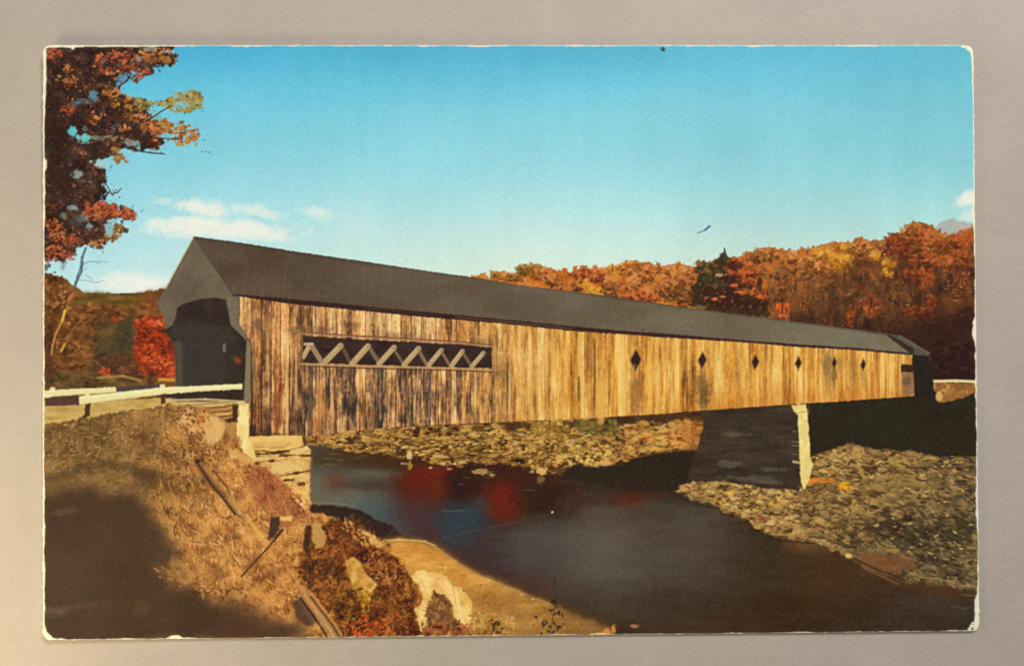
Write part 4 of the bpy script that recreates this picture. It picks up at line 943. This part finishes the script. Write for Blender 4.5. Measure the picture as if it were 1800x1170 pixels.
for pts in ([(690, 962), (730, 960), (770, 975)], [(700, 990), (740, 1000), (770, 1003)], [(820, 1030), (860, 1050), (900, 1070)]):
    line(pts, 5, (188, 130, 62), .4, 4)
blob(850, 1050, 44, 12, (140, 98, 52), .5, .3)
for (x, y) in [(858, 1018), (936, 1052), (917, 1044)]:
    dab(x - OX, y - OY, 3.5, 1.6, .2, col((236, 196, 120)), .7)

# ---- russet shrubs and rocks, foreground
SHB = [(66, 40, 30), (96, 56, 36), (132, 76, 44), (168, 104, 58), (196, 134, 76), (214, 156, 92)]
sh = R([(548, 910), (600, 912), (640, 926), (668, 944), (690, 974), (720, 1006), (740, 1050), (736, 1125), (596, 1125), (560, 1060), (520, 1000), (530, 960)], 5, 8, 1.6)
sh.fill(ramp(sh.warp(sh.n(12, 10, 3), 6, 9), [(70, 44, 32), (104, 64, 40), (142, 88, 50), (176, 116, 62)]), .9, SHRUB)
sh.dabs(1100, SHB, (.9, 2.6), (1.5, 4.5), .5, 2.8, (.35, .85), 1.0)
R([(560, 925), (620, 925), (680, 975), (690, 1010), (640, 985), (580, 985)], 4, 8, 2).dabs(220, [(70, 38, 32), (100, 54, 42), (124, 70, 50)], (1.4, 3), (1, 3), .5, 2.8, (.4, .8), .9)
R([(600, 910), (650, 935), (670, 960), (640, 960), (600, 930)], 4, 8, 2).dabs(70, [(170, 110, 60), (206, 150, 84), (224, 176, 108)], (1.2, 3), (1, 3), .7, 1.6, (.5, .85), .8)
R([(546, 920), (562, 920), (572, 940), (570, 958), (556, 964), (548, 945)], 2, 6, 1).fill((204, 160, 98), .85)
R([(536, 924), (547, 922), (545, 950), (540, 976), (533, 965)], 1, 6, 1.4).fill((72, 54, 44), .85)
R([(645, 940), (664, 944), (676, 958), (660, 962)], 2, 6, 1.6).fill((228, 180, 106), .8)
rk = R([(606, 984), (622, 977), (632, 988), (646, 1008), (662, 1026), (654, 1040), (640, 1044), (622, 1036), (612, 1012)], 2, 7, 1)
rk.fill(ramp(rk.n(10, 10, 3), [(186, 136, 66), (214, 166, 88), (232, 190, 112)]), .95)
R([(630, 1038), (654, 1038), (646, 1062), (634, 1068)], 3, 6, 2).dabs(40, [(170, 124, 48), (210, 160, 62), (224, 178, 80)], (1.6, 3.4), (1, 2))
R([(530, 985), (575, 980), (588, 1005), (570, 1018), (536, 1010)], 4, 8, 3).dabs(110, [(64, 42, 36), (88, 58, 44), (112, 76, 54)], (1.6, 3.4), (1, 2.4), 0, 3, (.4, .8), .6)
R([(575, 1040), (640, 1030), (650, 1080), (600, 1095), (575, 1070)], 4, 8, 3).dabs(230, [(56, 36, 24), (84, 56, 32), (124, 84, 40), (166, 116, 54), (196, 146, 70)], (1.2, 3), (1, 3), 0, 3, (.4, .85), .8)
R([(660, 1030), (700, 1020), (735, 1050), (730, 1085), (680, 1085), (655, 1060)], 4, 8, 3).dabs(200, [(74, 44, 36), (104, 62, 42), (138, 86, 52), (166, 108, 62)], (1.2, 2.8), (1, 3), 0, 3, (.4, .8), .8)
R([(625, 1085), (650, 1080), (680, 1084), (686, 1118), (606, 1120), (612, 1100)], 4, 7, 2).dabs(120, [(96, 46, 30), (150, 62, 34), (186, 80, 42), (214, 104, 56), (72, 42, 30), (110, 60, 38)], (1.4, 3.4), (1, 2.4), 0, 3, (.5, .9), .6)
R([(686, 1080), (740, 1080), (760, 1122), (690, 1122)], 4, 7, 2).dabs(120, [(80, 44, 30), (120, 66, 40), (166, 90, 50), (186, 116, 70)], (1.4, 3.2), (1, 2.6), 0, 3, (.5, .9), .6)
# big pale rock
rk = R([(722, 1010), (740, 1000), (760, 1004), (780, 1010), (794, 1028), (806, 1030), (822, 1044), (829, 1062), (828, 1084), (822, 1100), (810, 1100), (770, 1108), (738, 1108), (730, 1070), (742, 1056), (738, 1030)], 2, 8, 1.2)
rk.fill(ramp(rk.n(24, 22, 3), [(222, 174, 98), (238, 196, 118), (248, 216, 144)]), 1, SAND)
rk.dabs(120, [(196, 146, 82), (214, 168, 100), (246, 214, 146), (176, 126, 70)], (1, 3), (1, 3), 1.0, 1.4, (.25, .6), .8)
line([(742, 1012), (770, 1020), (790, 1040)], 3, (246, 216, 146), .5, 3)
line([(800, 1036), (806, 1064), (812, 1092)], 3, (250, 222, 156), .6, 3)
line([(796, 1030), (800, 1060)], 2, (200, 146, 80), .6, 2)
bsh = R([(752, 1060), (764, 1042), (776, 1044), (790, 1050), (796, 1072), (808, 1095), (812, 1118), (744, 1120), (748, 1090)], 5, 6, 1.4)
bsh.fill((92, 58, 42), .75, SHRUB)
bsh.dabs(280, [(54, 34, 28), (78, 48, 36), (112, 70, 46), (150, 100, 64), (184, 134, 84)], (1, 2.6), (1, 3.4), 1.2, 1.8, (.45, .9), .4)
R([(740, 1096), (830, 1096), (830, 1120), (740, 1120)], 3, 6, 2).dabs(110, [(90, 50, 32), (150, 82, 48), (186, 106, 60), (206, 150, 92), (56, 36, 28)], (1.4, 3.4), (1, 2.4), 0, 3, (.5, .9))
for pts, pal, n in [([(826, 1078), (844, 1076), (868, 1086), (866, 1118), (826, 1118)], [(96, 66, 36), (140, 100, 52), (180, 138, 74), (206, 168, 96)], 90),
                    ([(878, 1082), (900, 1080), (912, 1098), (900, 1112), (880, 1110)], [(150, 110, 58), (190, 148, 80), (216, 178, 106)], 60),
                    ([(864, 1092), (880, 1090), (880, 1114), (866, 1116)], [(84, 60, 36), (110, 78, 44)], 24),
                    ([(926, 1082), (944, 1080), (948, 1096), (930, 1094)], [(150, 100, 56), (190, 130, 74)], 12)]:
    R(pts, 3, 6, 1).dabs(n, pal, (1.4, 3.2), (1, 2.2), 0, 3, (.5, .9), .5)
sandp = R([(770, 985), (850, 1025), (960, 1070), (1040, 1100), (1040, 1112), (840, 1075), (780, 1010)], 2, 8)
sandp.dabs(140, [(120, 82, 46), (170, 122, 64), (206, 156, 88), (96, 66, 40)], (.8, 2), (1, 2.6), .3, 1, (.3, .7))
# dark sprigs over the water
for (x, y) in [(972, 1056), (978, 1066), (970, 1072), (982, 1076), (966, 1071), (988, 1080), (975, 1060), (976, 1078), (992, 1064), (960, 1092), (956, 1098), (966, 1100), (974, 1094), (982, 1100), (964, 1108), (952, 1113), (972, 1110), (980, 1105), (942, 1083), (954, 1094)]:
    dab(x - OX, y - OY, 3 + rng.random() * 3.4, 1.8 + rng.random(), rng.random() * 3, col([(56, 42, 36), (80, 62, 46), (70, 56, 50)][int(rng.random() * 3)]), .85, .4)
line([(975, 1010), (974, 1034), (977, 1050), (972, 1080), (966, 1115)], 2, (78, 62, 50), .5, 1.6)
for (x, y, a, b, c) in [(1066, 1110, 8, 6, (224, 140, 66)), (1078, 1104, 4, 8, (226, 160, 80)), (1115, 1099, 7, 3, (196, 140, 96)), (1050, 1114, 14, 3, (240, 206, 130))]:
    patch(x, y, a, b, c, .85, .6, .3, 5)

# ---- logs, posts and sticks in the grass
line([(344, 808), (362, 836), (392, 868), (416, 898), (430, 906)], 13, (126, 92, 58), .75, 4)
line([(346, 812), (368, 846), (396, 880), (412, 902)], 4, (74, 54, 40), .8, 2.4)
line([(360, 822), (388, 856), (410, 880), (424, 902)], 4, (178, 134, 80), .75, 2.6)
line([(374, 826), (396, 852), (404, 868)], 3.4, (92, 66, 46), .6, 2.4)
line([(404, 878), (420, 898), (436, 912)], 8, (204, 160, 94), .6, 4)
line([(434, 904), (448, 928), (460, 942), (470, 952)], 6, (222, 176, 96), .75, 3)
patch(347, 809, 5, 4, (64, 46, 38), .8)
R([(476, 908), (492, 906), (490, 930), (480, 944), (470, 944)], .6, 5, 1.2).fill((76, 62, 54), .95)
R([(491, 907), (514, 906), (513, 915), (492, 914)], .8, 5, 1).fill((232, 194, 112), .95)
line([(495, 932), (470, 962), (440, 994), (424, 1012)], 3.4, (92, 68, 46), .85, 1.8)
line([(496, 930), (484, 944)], 5, (76, 58, 46), .8, 2)
# weathered planks
R([(512, 1056), (522, 1052), (540, 1078), (552, 1096), (540, 1100), (520, 1084)], 1.5, 6, 2).fill((88, 68, 54), .85)
R([(520, 1050), (538, 1044), (552, 1070), (556, 1092), (548, 1098)], 1.5, 6, 1.6).fill((104, 84, 68), .9)
line([(534, 1042), (556, 1072), (578, 1100), (590, 1118)], 17, (172, 128, 76), .9, 3)
line([(528, 1050), (550, 1080), (566, 1104), (574, 1118)], 4, (66, 50, 42), .8, 2.4)
line([(546, 1048), (566, 1074), (584, 1098), (596, 1118)], 3, (84, 62, 46), .8, 2)
line([(536, 1046), (558, 1076), (580, 1106), (586, 1118)], 4, (206, 164, 106), .7, 2.6)
line([(546, 1040), (572, 1074), (590, 1098), (600, 1114)], 4, (196, 146, 86), .8, 2.6)
line([(560, 1080), (570, 1096)], 4, (150, 140, 124), .6, 2.4)
line([(512, 1004), (522, 1022), (536, 1042)], 6, (206, 158, 96), .6, 3.4)

# ---- shade of an unseen tree across the lower left of the picture
shd = np.array([84, 67, 50], np.float32) / 255
q = R([(60, 872), (110, 862), (150, 856), (190, 866), (222, 876), (250, 884), (266, 904), (280, 930), (294, 946), (300, 964), (292, 980), (272, 982), (264, 1000), (268, 1016), (300, 1030), (330, 1030), (348, 1046), (372, 1064),
       (420, 1074), (452, 1082), (480, 1096), (520, 1100), (540, 1130), (60, 1130)], 12, 18, 9, seed=44)
q.fill(shd, .97)
q.tint(ramp(q.n(120, 60, 3), [(80, 64, 48), (86, 69, 52), (92, 76, 56)]), .6)
R([(400, 1060), (440, 1050), (480, 1080), (500, 1120), (380, 1120)], 8, 16, 9).fill((92, 70, 52), .7)
q = R([(60, 836), (110, 830), (150, 816), (190, 806), (222, 812), (262, 822), (280, 838), (262, 846), (230, 834), (190, 820), (150, 830), (100, 846), (60, 852)], 5, 14, 5)
q.fill((90, 72, 48), .72)
R([(60, 852), (130, 842), (190, 836), (240, 850), (262, 872), (220, 866), (150, 854), (60, 872)], 5, 14, 4).fill((128, 102, 62), .45)
R([(225, 830), (275, 830), (272, 858), (240, 846)], 5, 12, 5).fill((96, 68, 48), .55)
R([(265, 985), (300, 1000), (330, 1022), (316, 1028), (280, 1014)], 4, 8, 2).dabs(40, [(140, 100, 60), (176, 128, 76), (110, 80, 52)], (1, 2.2), (1.5, 4), .7, 1.6, (.4, .8), .8)
R([(330, 1000), (390, 1030), (395, 1042), (355, 1048), (336, 1028)], 4, 8, 2).dabs(50, [(150, 104, 58), (196, 142, 80), (214, 164, 100)], (1, 2.4), (1.5, 4), .7, 2, (.4, .8), .8)
patch(112, 898, 22, 6, (112, 94, 68), .55, 1, .4, 9, -.2)
patch(98, 1073, 22, 7, (122, 102, 78), .6, 1.1, .4, 9, -.1)
patch(140, 1064, 40, 6, (108, 90, 62), .5, 1.2, .4, 9, -.12)
patch(248, 1066, 12, 12, (104, 84, 58), .55, 1.1, .4, 9)

# ---- guard rails (over everything on the left)
R([(78, 697), (140, 690), (140, 711), (78, 713)], .5, 5, .8).fill((92, 66, 58), .95)
R([(204, 680), (284, 674), (284, 684), (204, 690)], .6, 5, 1).fill((84, 78, 76), .95)
R([(290, 690), (428, 682), (428, 704), (330, 701), (292, 698)], .6, 5, 1).fill((66, 54, 48), .95)
line([(290, 703), (360, 701), (426, 705)], 4, (222, 196, 130), .8, 2)
line([(330, 711), (380, 708), (412, 705)], 1.6, (104, 74, 50), .6, 1.4)
WHT = (238, 226, 160)
R([(70, 686), (100, 684), (203, 679.5), (204, 689), (160, 691.5), (92, 696), (88, 698), (70, 698)], .4, 5, .7).fill(WHT, 1, RAIL)
R([(138.5, 695.5), (200, 689), (283, 680), (350, 677), (425, 674), (425, 683), (350, 687), (290, 692), (210, 702), (139.5, 711)], .4, 5, .7).fill(WHT, 1, RAIL)
line([(142, 699), (283, 684), (424, 677)], 3, (252, 244, 190), .6, 2)
line([(142, 710), (210, 701), (290, 691.5)], 2, (188, 160, 92), .6, 1.6)
line([(88, 697), (160, 691), (204, 688)], 1.6, (176, 150, 90), .6, 1.4)
for (x, y) in [(92, 682), (153, 693), (285, 677)]:
    R([(x - 4, y - 2), (x + 4, y - 2), (x + 5, y + 6), (x - 5, y + 6)], .3, 4, .7).fill((246, 236, 176), .9, RAIL)
R([(150, 709), (158, 708), (157, 730), (148, 733), (143, 732), (148, 727)], .5, 5, .8).fill((82, 62, 40), 1, RAIL)
R([(282, 693), (290, 691), (290, 708), (283, 710)], .5, 5, .8).fill((96, 64, 44), 1, RAIL)

# ---- halftone softness and film grain of the old print
C = blur(C, .5)
C = C + .6 * (C - blur(C, 1.6))
lum = (C @ np.array([.3, .59, .11], np.float32))[..., None]
C = C * (1 - .13 * np.clip((.46 - lum) / .2, 0, 1))
boost = np.ones((H, W), np.float32)
for k_, v_ in ((SKY, .97), (RIVER, 1.08), (BRIDGE, 1.06), (GRASS, 1.08), (SAND, 1.08), (SHRUB, 1.12), (RBANK, 1.22), (SHORE, 1.18), (ABUT, 1.2), (PIER, 1.12), (HILL, 1.14), (LTREE, 1.02), (ROOF, 1.08)):
    boost[REG == k_] = v_
boost = blur(boost, 1.5)[..., None]
lum = (C @ np.array([.3, .59, .11], np.float32))[..., None]
C = lum + (C - lum) * boost
C[..., 2] -= (blur((REG == RIVER).astype(np.float32), 3) * .020)
C[..., 1] -= (blur((REG == RIVER).astype(np.float32), 3) * .013)
C *= 1 - .11 * blur((REG == RIVER).astype(np.float32), 3)[..., None]
C *= 1 - .02 * blur((REG == ROOF).astype(np.float32), 1)[..., None]
C[..., 0] += blur(((REG == ROOF) | (REG == GRASS)).astype(np.float32), 1) * .014
C[..., 1] -= blur((REG == GRASS).astype(np.float32), 1) * .008
gr_ = rng.normal(0, 1, (H, W)).astype(np.float32)
gr_ = blur(gr_, .8) * 1.6
C = C + (gr_ * .018)[..., None] + (blur(rng.normal(0, 1, (H, W, 3)).astype(np.float32), .9) * .014)
C = np.clip(C, 0, 1)

# ================================================================== worn print edge
eL = lambda y: 75.5 + (y - 80) * (-0.0004)
eR = lambda y: 1710.4 + (y - 80) * 0.0107
eT = lambda x: 80.0 + (x - 75) * 0.0
eB = lambda x: 1124.0 + (x - 75) * (-0.0098)


def wear(n, base, amp, sc, seed):
    a = noise(1, n, sc, 1, 4, .6, seed)[0]
    b = noise(1, n, sc * 5, 1, 2, .6, seed + 1)[0]
    return base + amp * np.clip((a * .6 + b * .6 - .45), 0, 1) * 2


mL = wear(H, .9, 2.0, 14, 1)
mL += 4.0 * np.interp(ALLY[:, 0], [80, 100, 160, 240, 276, 284, 294, 300, 330], [1, 1, .8, .1, .1, 1.0, 1.0, .2, .1])
mR = wear(H, 1.2, 2.2, 12, 3)
mR += np.interp(ALLY[:, 0], [80, 200, 330, 345, 380, 400, 556, 566, 586, 600, 900, 1040, 1052, 1106], [2.5, 0, 0, 3, 3, 0, 0, 4, 5, 0, 0, 0, 4, 9])
mT = wear(W, .1, 1.6, 12, 5)
mT += np.interp(ALLX[0], [75, 90, 110, 122, 128, 132, 150, 180, 260, 300], [5, 3, 2, 2, 6, 2, .5, 2, 1, 0])
mB = wear(W, .1, 1.6, 10, 7)
mB += np.interp(ALLX[0], [75, 100, 120, 290, 300, 314, 322, 1650, 1720], [3, 2, 0, 0, 5, 5, 0, 0, 1.5])
d = np.minimum.reduce([ALLX - eL(ALLY) - mL[:, None], eR(ALLY) - ALLX - mR[:, None], ALLY - eT(ALLX) - mT[None], eB(ALLX) - ALLY - mB[None]])


def corner(x, y, r, sxn, syn):
    """rubbed-off corner: outside a circle of radius r tangent to both edges"""
    cxx, cyy = x + sxn * r, y + syn * r
    inq = ((ALLX - cxx) * sxn < 0) & ((ALLY - cyy) * syn < 0)
    dd = r - np.sqrt((ALLX - cxx) ** 2 + (ALLY - cyy) ** 2)
    return np.where(inq, dd, 1e3)


wob = (noise(H, W, 7, 7, 2, .5, 21) - .5) * 1.6
d = np.minimum(d, corner(1706, 83, 17, -1, 1) + wob)
d = np.minimum(d, corner(79, 83, 8, 1, 1) + wob)
d = np.minimum(d, corner(78, 1122, 26, 1, -1) + wob)
d = np.minimum(d, corner(1716, 1107, 5, -1, -1) + wob)
for (x, y, a, b) in [(1708, 1099, 4, 3), (1704, 1104, 3, 3), (1710, 1094, 3, 2)]:
    d = np.minimum(d, (np.sqrt(((ALLX - x) / a) ** 2 + ((ALLY - y) / b) ** 2) - 1) * 2)
PRINT = np.clip(d + .5, 0, 1).astype(np.float32)
PAPER = col((255, 250, 208))

# ================================================================== geometry
CW, CH = 0.1397, 0.0889 * 0.99224
THICK = 0.00038
ce, se = np.cos(CAM_ROT), np.sin(CAM_ROT)
Rx = np.array([[1, 0, 0], [0, ce[0], -se[0]], [0, se[0], ce[0]]])
Ry = np.array([[ce[1], 0, se[1]], [0, 1, 0], [-se[1], 0, ce[1]]])
Rz = np.array([[ce[2], -se[2], 0], [se[2], ce[2], 0], [0, 0, 1]])
RM = Rz @ Ry @ Rx
FOC = LENS / 36 * 1800


def to_pixel(P):
    Q = (P - np.array(CAM_LOC)) @ RM
    return 900 + FOC * Q[..., 0] / -Q[..., 2], 585 - FOC * Q[..., 1] / -Q[..., 2]


def lift(x, y):
    """the old card is not quite flat: its top edge and left corner curl up a little"""
    v = np.clip((y / CH + .5), 0, 1)
    uu = x / CW + .5
    return 0.0009 * np.clip(v - .45, 0, 1) ** 2 / .3025 * (1.0 - .45 * uu) + 0.00035 * np.clip(.25 - uu, 0, 1) ** 2 / .0625 * (1 - v)


def settle(x, y, z):
    """the raised parts of the curled card draw in a little"""
    k = 1 - z / CAM_LOC[2]
    return CAM_LOC[0] + (x - CAM_LOC[0]) * k, CAM_LOC[1] + (y - CAM_LOC[1]) * k


def principled(name, rough=.5, spec=.3):
    m = bpy.data.materials.new(name)
    m.use_nodes = True
    b = m.node_tree.nodes['Principled BSDF']
    b.inputs['Roughness'].default_value = rough
    b.inputs['Specular IOR Level'].default_value = spec
    return m, m.node_tree.nodes, m.node_tree.links, b


def add_bump(nt, lk, b, scale, strength, dist, detail=3.0):
    tc = nt.new('ShaderNodeTexCoord')
    no = nt.new('ShaderNodeTexNoise')
    no.inputs['Scale'].default_value = scale
    no.inputs['Detail'].default_value = detail
    bp = nt.new('ShaderNodeBump')
    bp.inputs['Strength'].default_value = strength
    bp.inputs['Distance'].default_value = dist
    lk.new(tc.outputs['Object'], no.inputs['Vector'])
    lk.new(no.outputs['Fac'], bp.inputs['Height'])
    lk.new(bp.outputs['Normal'], b.inputs['Normal'])
    return tc, no


# ink: the colours of the print, carried by the mesh
ink, nt, lk, b = principled('printed_ink', .55, .12)
at = nt.new('ShaderNodeAttribute')
at.attribute_name = 'ink'
lk.new(at.outputs['Color'], b.inputs['Base Color'])
add_bump(nt, lk, b, 2600, .06, .00002)
# bare paper
paper, nt, lk, b = principled('worn_paper', .8, .15)
tc, no = add_bump(nt, lk, b, 1800, .2, .00004)
rp = nt.new('ShaderNodeValToRGB')
rp.color_ramp.elements[0].position = .3
rp.color_ramp.elements[0].color = (.80, .76, .56, 1)
rp.color_ramp.elements[1].position = .7
rp.color_ramp.elements[1].color = (.88, .85, .66, 1)
lk.new(no.outputs['Fac'], rp.inputs['Fac'])
lk.new(rp.outputs['Color'], b.inputs['Base Color'])
# greige painted table top
table, nt, lk, b = principled('greige_table', .62, .25)
tc, no = add_bump(nt, lk, b, 620, .55, .00016, 4)
n2_ = nt.new('ShaderNodeTexNoise')
n2_.inputs['Scale'].default_value = 1500
n2_.inputs['Detail'].default_value = 4
n3_ = nt.new('ShaderNodeTexNoise')
n3_.inputs['Scale'].default_value = 60
n3_.inputs['Detail'].default_value = 3
ad = nt.new('ShaderNodeMath')
ad.operation = 'MULTIPLY_ADD'
ad.inputs[1].default_value = .55
lk.new(tc.outputs['Object'], n2_.inputs['Vector'])
lk.new(tc.outputs['Object'], n3_.inputs['Vector'])
lk.new(n3_.outputs['Fac'], ad.inputs[0])
hf = nt.new('ShaderNodeMath')
hf.operation = 'MULTIPLY'
hf.inputs[1].default_value = .45
lk.new(n2_.outputs['Fac'], hf.inputs[0])
lk.new(hf.outputs[0], ad.inputs[2])
rp = nt.new('ShaderNodeValToRGB')
rp.color_ramp.elements[0].position = .32
rp.color_ramp.elements[0].color = (.395, .345, .294, 1)
rp.color_ramp.elements[1].position = .68
rp.color_ramp.elements[1].color = (.458, .40, .343, 1)
lk.new(ad.outputs[0], rp.inputs['Fac'])
lk.new(rp.outputs['Color'], b.inputs['Base Color'])


def mesh_object(name, verts, quads, mat, parent=None, attr=None, smooth=True):
    me = bpy.data.meshes.new(name)
    verts = np.asarray(verts, np.float32)
    quads = np.asarray(quads, np.int32)
    me.vertices.add(len(verts))
    me.vertices.foreach_set('co', verts.ravel())
    me.loops.add(quads.size)
    me.loops.foreach_set('vertex_index', quads.ravel())
    me.polygons.add(len(quads))
    me.polygons.foreach_set('loop_start', np.arange(0, quads.size, 4, dtype=np.int32))
    me.polygons.foreach_set('use_smooth', np.full(len(quads), smooth))
    if attr is not None:
        ca = me.color_attributes.new('ink', 'FLOAT_COLOR', 'POINT')
        ca.data.foreach_set('color', attr.astype(np.float32).ravel())
    me.update(calc_edges=True)
    me.validate()
    me.materials.append(mat)
    o = bpy.data.objects.new(name, me)
    scene.collection.objects.link(o)
    o.parent = parent
    return o


def grid_quads(nx, ny):
    i = np.arange(ny - 1)[:, None] * nx + np.arange(nx - 1)[None]
    return np.stack([i, i + 1, i + nx + 1, i + nx], -1).reshape(-1, 4)


# table top: a slab larger than the view
t = .45
tv = [(-t, -t, 0), (t, -t, 0), (t, t, 0), (-t, t, 0), (-t, -t, -.02), (t, -t, -.02), (t, t, -.02), (-t, t, -.02)]
tq = [(0, 1, 2, 3), (7, 6, 5, 4), (0, 4, 5, 1), (1, 5, 6, 2), (2, 6, 7, 3), (3, 7, 4, 0)]
o = mesh_object('table_top', tv, tq, table, smooth=False)
o['kind'] = 'structure'

card = bpy.data.objects.new('postcard', None)
card['label'] = 'worn vintage postcard of an autumn covered bridge lying on the greige table'
card['category'] = 'postcard'
scene.collection.objects.link(card)

# card stock: a thin slab with rounded corners and slightly frayed edges
nx, ny = 281, 181
gx_ = np.linspace(-.5, .5, nx)
gy_ = np.linspace(-.5, .5, ny)
GX, GY = np.meshgrid(gx_ * CW, gy_ * CH)
rc_ = .0011
hx, hy = CW / 2, CH / 2
sgx, sgy = np.sign(GX), np.sign(GY)
ox, oy = np.abs(GX) - (hx - rc_), np.abs(GY) - (hy - rc_)
both = (ox > 0) & (oy > 0)
m_ = np.maximum(ox, oy)
ln = np.sqrt(ox ** 2 + oy ** 2) + 1e-12
f_ = np.where(both, m_ / ln, 1)
GX = np.where(both, sgx * (hx - rc_ + ox * f_), GX)
GY = np.where(both, sgy * (hy - rc_ + oy * f_), GY)
fr = np.random.default_rng(3)
bord = np.zeros((ny, nx), bool)
bord[0] = bord[-1] = True
bord[:, 0] = bord[:, -1] = True
GX = GX + np.where(bord, fr.normal(0, .000035, (ny, nx)), 0)
GY = GY + np.where(bord, fr.normal(0, .000035, (ny, nx)), 0)
L = lift(GX, GY)
z0 = .00004
GX, GY = settle(GX, GY, L + z0 + THICK)
topv = np.stack([GX, GY, L + z0 + THICK], -1).reshape(-1, 3)
botv = np.stack([GX, GY, L + z0], -1).reshape(-1, 3)
Q = grid_quads(nx, ny)
N = nx * ny
ring = np.concatenate([np.arange(nx), np.arange(1, ny) * nx + nx - 1, (ny - 1) * nx + np.arange(nx - 2, -1, -1), np.arange(ny - 2, 0, -1) * nx])
nxt = np.roll(ring, -1)
sidesq = np.stack([ring, ring + N, nxt + N, nxt], -1)[:, ::-1]
o = mesh_object('card_stock', np.concatenate([topv, botv]), np.concatenate([Q, Q[:, ::-1] + N, sidesq]), paper, card, smooth=False)
o['label'] = 'cream paper stock showing white along the chipped edges'

# printed picture: one skin of ink on the card, cut along its motifs
nx, ny = 1260, 796
GX, GY = np.meshgrid(np.linspace(-.5, .5, nx) * CW, np.linspace(.5, -.5, ny) * CH)
GZ = lift(GX, GY) + z0 + THICK + .00002
GX, GY = settle(GX, GY, GZ)
PV = np.stack([GX, GY, GZ], -1)
px, py = to_pixel(PV)
fx = np.clip(px - OX - .5, 0, W - 1.01)
fy = np.clip(py - OY - .5, 0, H - 1.01)
ix, iy = fx.astype(int), fy.astype(int)
fx, fy = fx - ix, fy - iy


def sample(A):
    e = (slice(None), slice(None)) + (None,) * (A.ndim - 2)
    return (A[iy, ix] * (1 - fx)[e] + A[iy, ix + 1] * fx[e]) * (1 - fy)[e] + (A[iy + 1, ix] * (1 - fx)[e] + A[iy + 1, ix + 1] * fx[e]) * fy[e]


K = sample(C)
lin = np.where(K <= .04045, K / 12.92, ((K + .055) / 1.055) ** 2.4)
lin = np.clip((lin - .010) / irradiance(PV), .006, .9)      # ink reflectance = brightness in the photograph / light on the card
pm = sample(PRINT)
wear_lin = np.array([.84, .81, .62])
lin = lin * pm[..., None] + wear_lin * (1 - pm[..., None])
rg = REG[iy, ix]
col4 = np.concatenate([lin, np.ones((ny, nx, 1))], -1).reshape(-1, 4)
PV = PV.reshape(-1, 3)
Q = grid_quads(nx, ny)
inside = (pm.reshape(-1)[Q] > .02).any(1)
FR = np.median(rg.reshape(-1)[Q], axis=1).astype(int).reshape(ny - 1, nx - 1)
IN = inside.reshape(ny - 1, nx - 1)
FR[~IN] = 99


def components(F):
    """runs of one motif, joined from row to row"""
    par, size, code, first = [], [], [], []

    def find(a):
        while par[a] != a:
            par[a] = par[par[a]]
            a = par[a]
        return a
    lab = np.zeros(F.shape, int)
    prev = []
    for y in range(F.shape[0]):
        cut = np.flatnonzero(np.diff(F[y])) + 1
        st = np.concatenate([[0], cut])
        en = np.concatenate([cut, [F.shape[1]]])
        cur = []
        k = 0
        for a, b_ in zip(st, en):
            i = len(par)
            par.append(i)
            size.append(b_ - a)
            code.append(F[y, a])
            first.append((y, a))
            lab[y, a:b_] = i
            while k < len(prev) and prev[k][1] <= a:
                k += 1
            m = k
            while m < len(prev) and prev[m][0] < b_:
                if code[prev[m][2]] == code[i]:
                    p, q = find(prev[m][2]), find(i)
                    if p != q:
                        par[q] = p
                        size[p] += size[q]
                m += 1
            cur.append((a, b_, i))
        prev = cur
    root = np.array([find(i) for i in range(len(par))])
    return root[lab], np.array(size), np.array(code), first


for _ in range(6):                               # specks join the motif around them
    lab, size, code, first = components(FR)
    small = np.unique(lab)
    small = [r_ for r_ in small if size[r_] < 1400 and code[r_] != 99]
    if not small:
        break
    swap = np.arange(len(size))
    tgt = code.copy()
    for r_ in small:
        y, x = first[r_]
        near = [FR[yy_, xx_] for yy_, xx_ in ((y, x - 1), (y - 1, x)) if yy_ >= 0 and xx_ >= 0 and FR[yy_, xx_] != 99]
        if near:
            tgt[r_] = near[-1]
    FR = tgt[lab]
lab, size, code, first = components(FR)
LABF = lab.reshape(-1)


def skin(name, want, label, parent):
    ids = [r_ for r_ in np.unique(lab) if code[r_] == want]
    ids.sort(key=lambda r_: -size[r_])
    out = None
    for k, r_ in enumerate(ids):
        sel = Q[LABF == r_][:, ::-1]
        used, inv = np.unique(sel, return_inverse=True)
        o = mesh_object(name, PV[used], inv.reshape(-1, 4), ink, parent, col4[used])
        if k == 0:
            o['label'] = label
            out = o
    return out


br = skin('printed_bridge', BRIDGE, 'golden brown plank siding of the printed covered bridge', card)
skin('printed_roof', ROOF, 'long dark grey printed roof', br)
skin('printed_portal', PORTAL, 'dark open gable ends of the printed bridge', br)
skin('printed_opening', LATT, 'dark printed lattice window and diamond holes', br)
skin('printed_pier', PIER, 'dark stone pier with one bright sunlit edge', br)
skin('printed_abutment', ABUT, 'cream dry stone abutment and pale post', br)
skin('printed_sky', SKY, 'clear blue printed sky with a few thin clouds', card)
skin('printed_hillside', HILL, 'orange and russet printed woods on the hills', card)
skin('printed_tree', LTREE, 'red and brown printed maple at the upper corner', card)
skin('printed_river', RIVER, 'dark printed river with red and blue reflections', card)
skin('printed_far_shore', SHORE, 'broken tan rock and dark shade under the bridge', card)
skin('printed_near_shore', RBANK, 'stony olive brown printed bank beyond the pier', card)
skin('printed_grass_bank', GRASS, 'dry tan grass slope with deep brown shade', card)
skin('printed_guard_rail', RAIL, 'cream printed guard rails along the road', card)
skin('printed_sand', SAND, 'bright golden sand spit and pale rock', card)
skin('printed_shrubs', SHRUB, 'russet printed shrubs in the foreground', card)
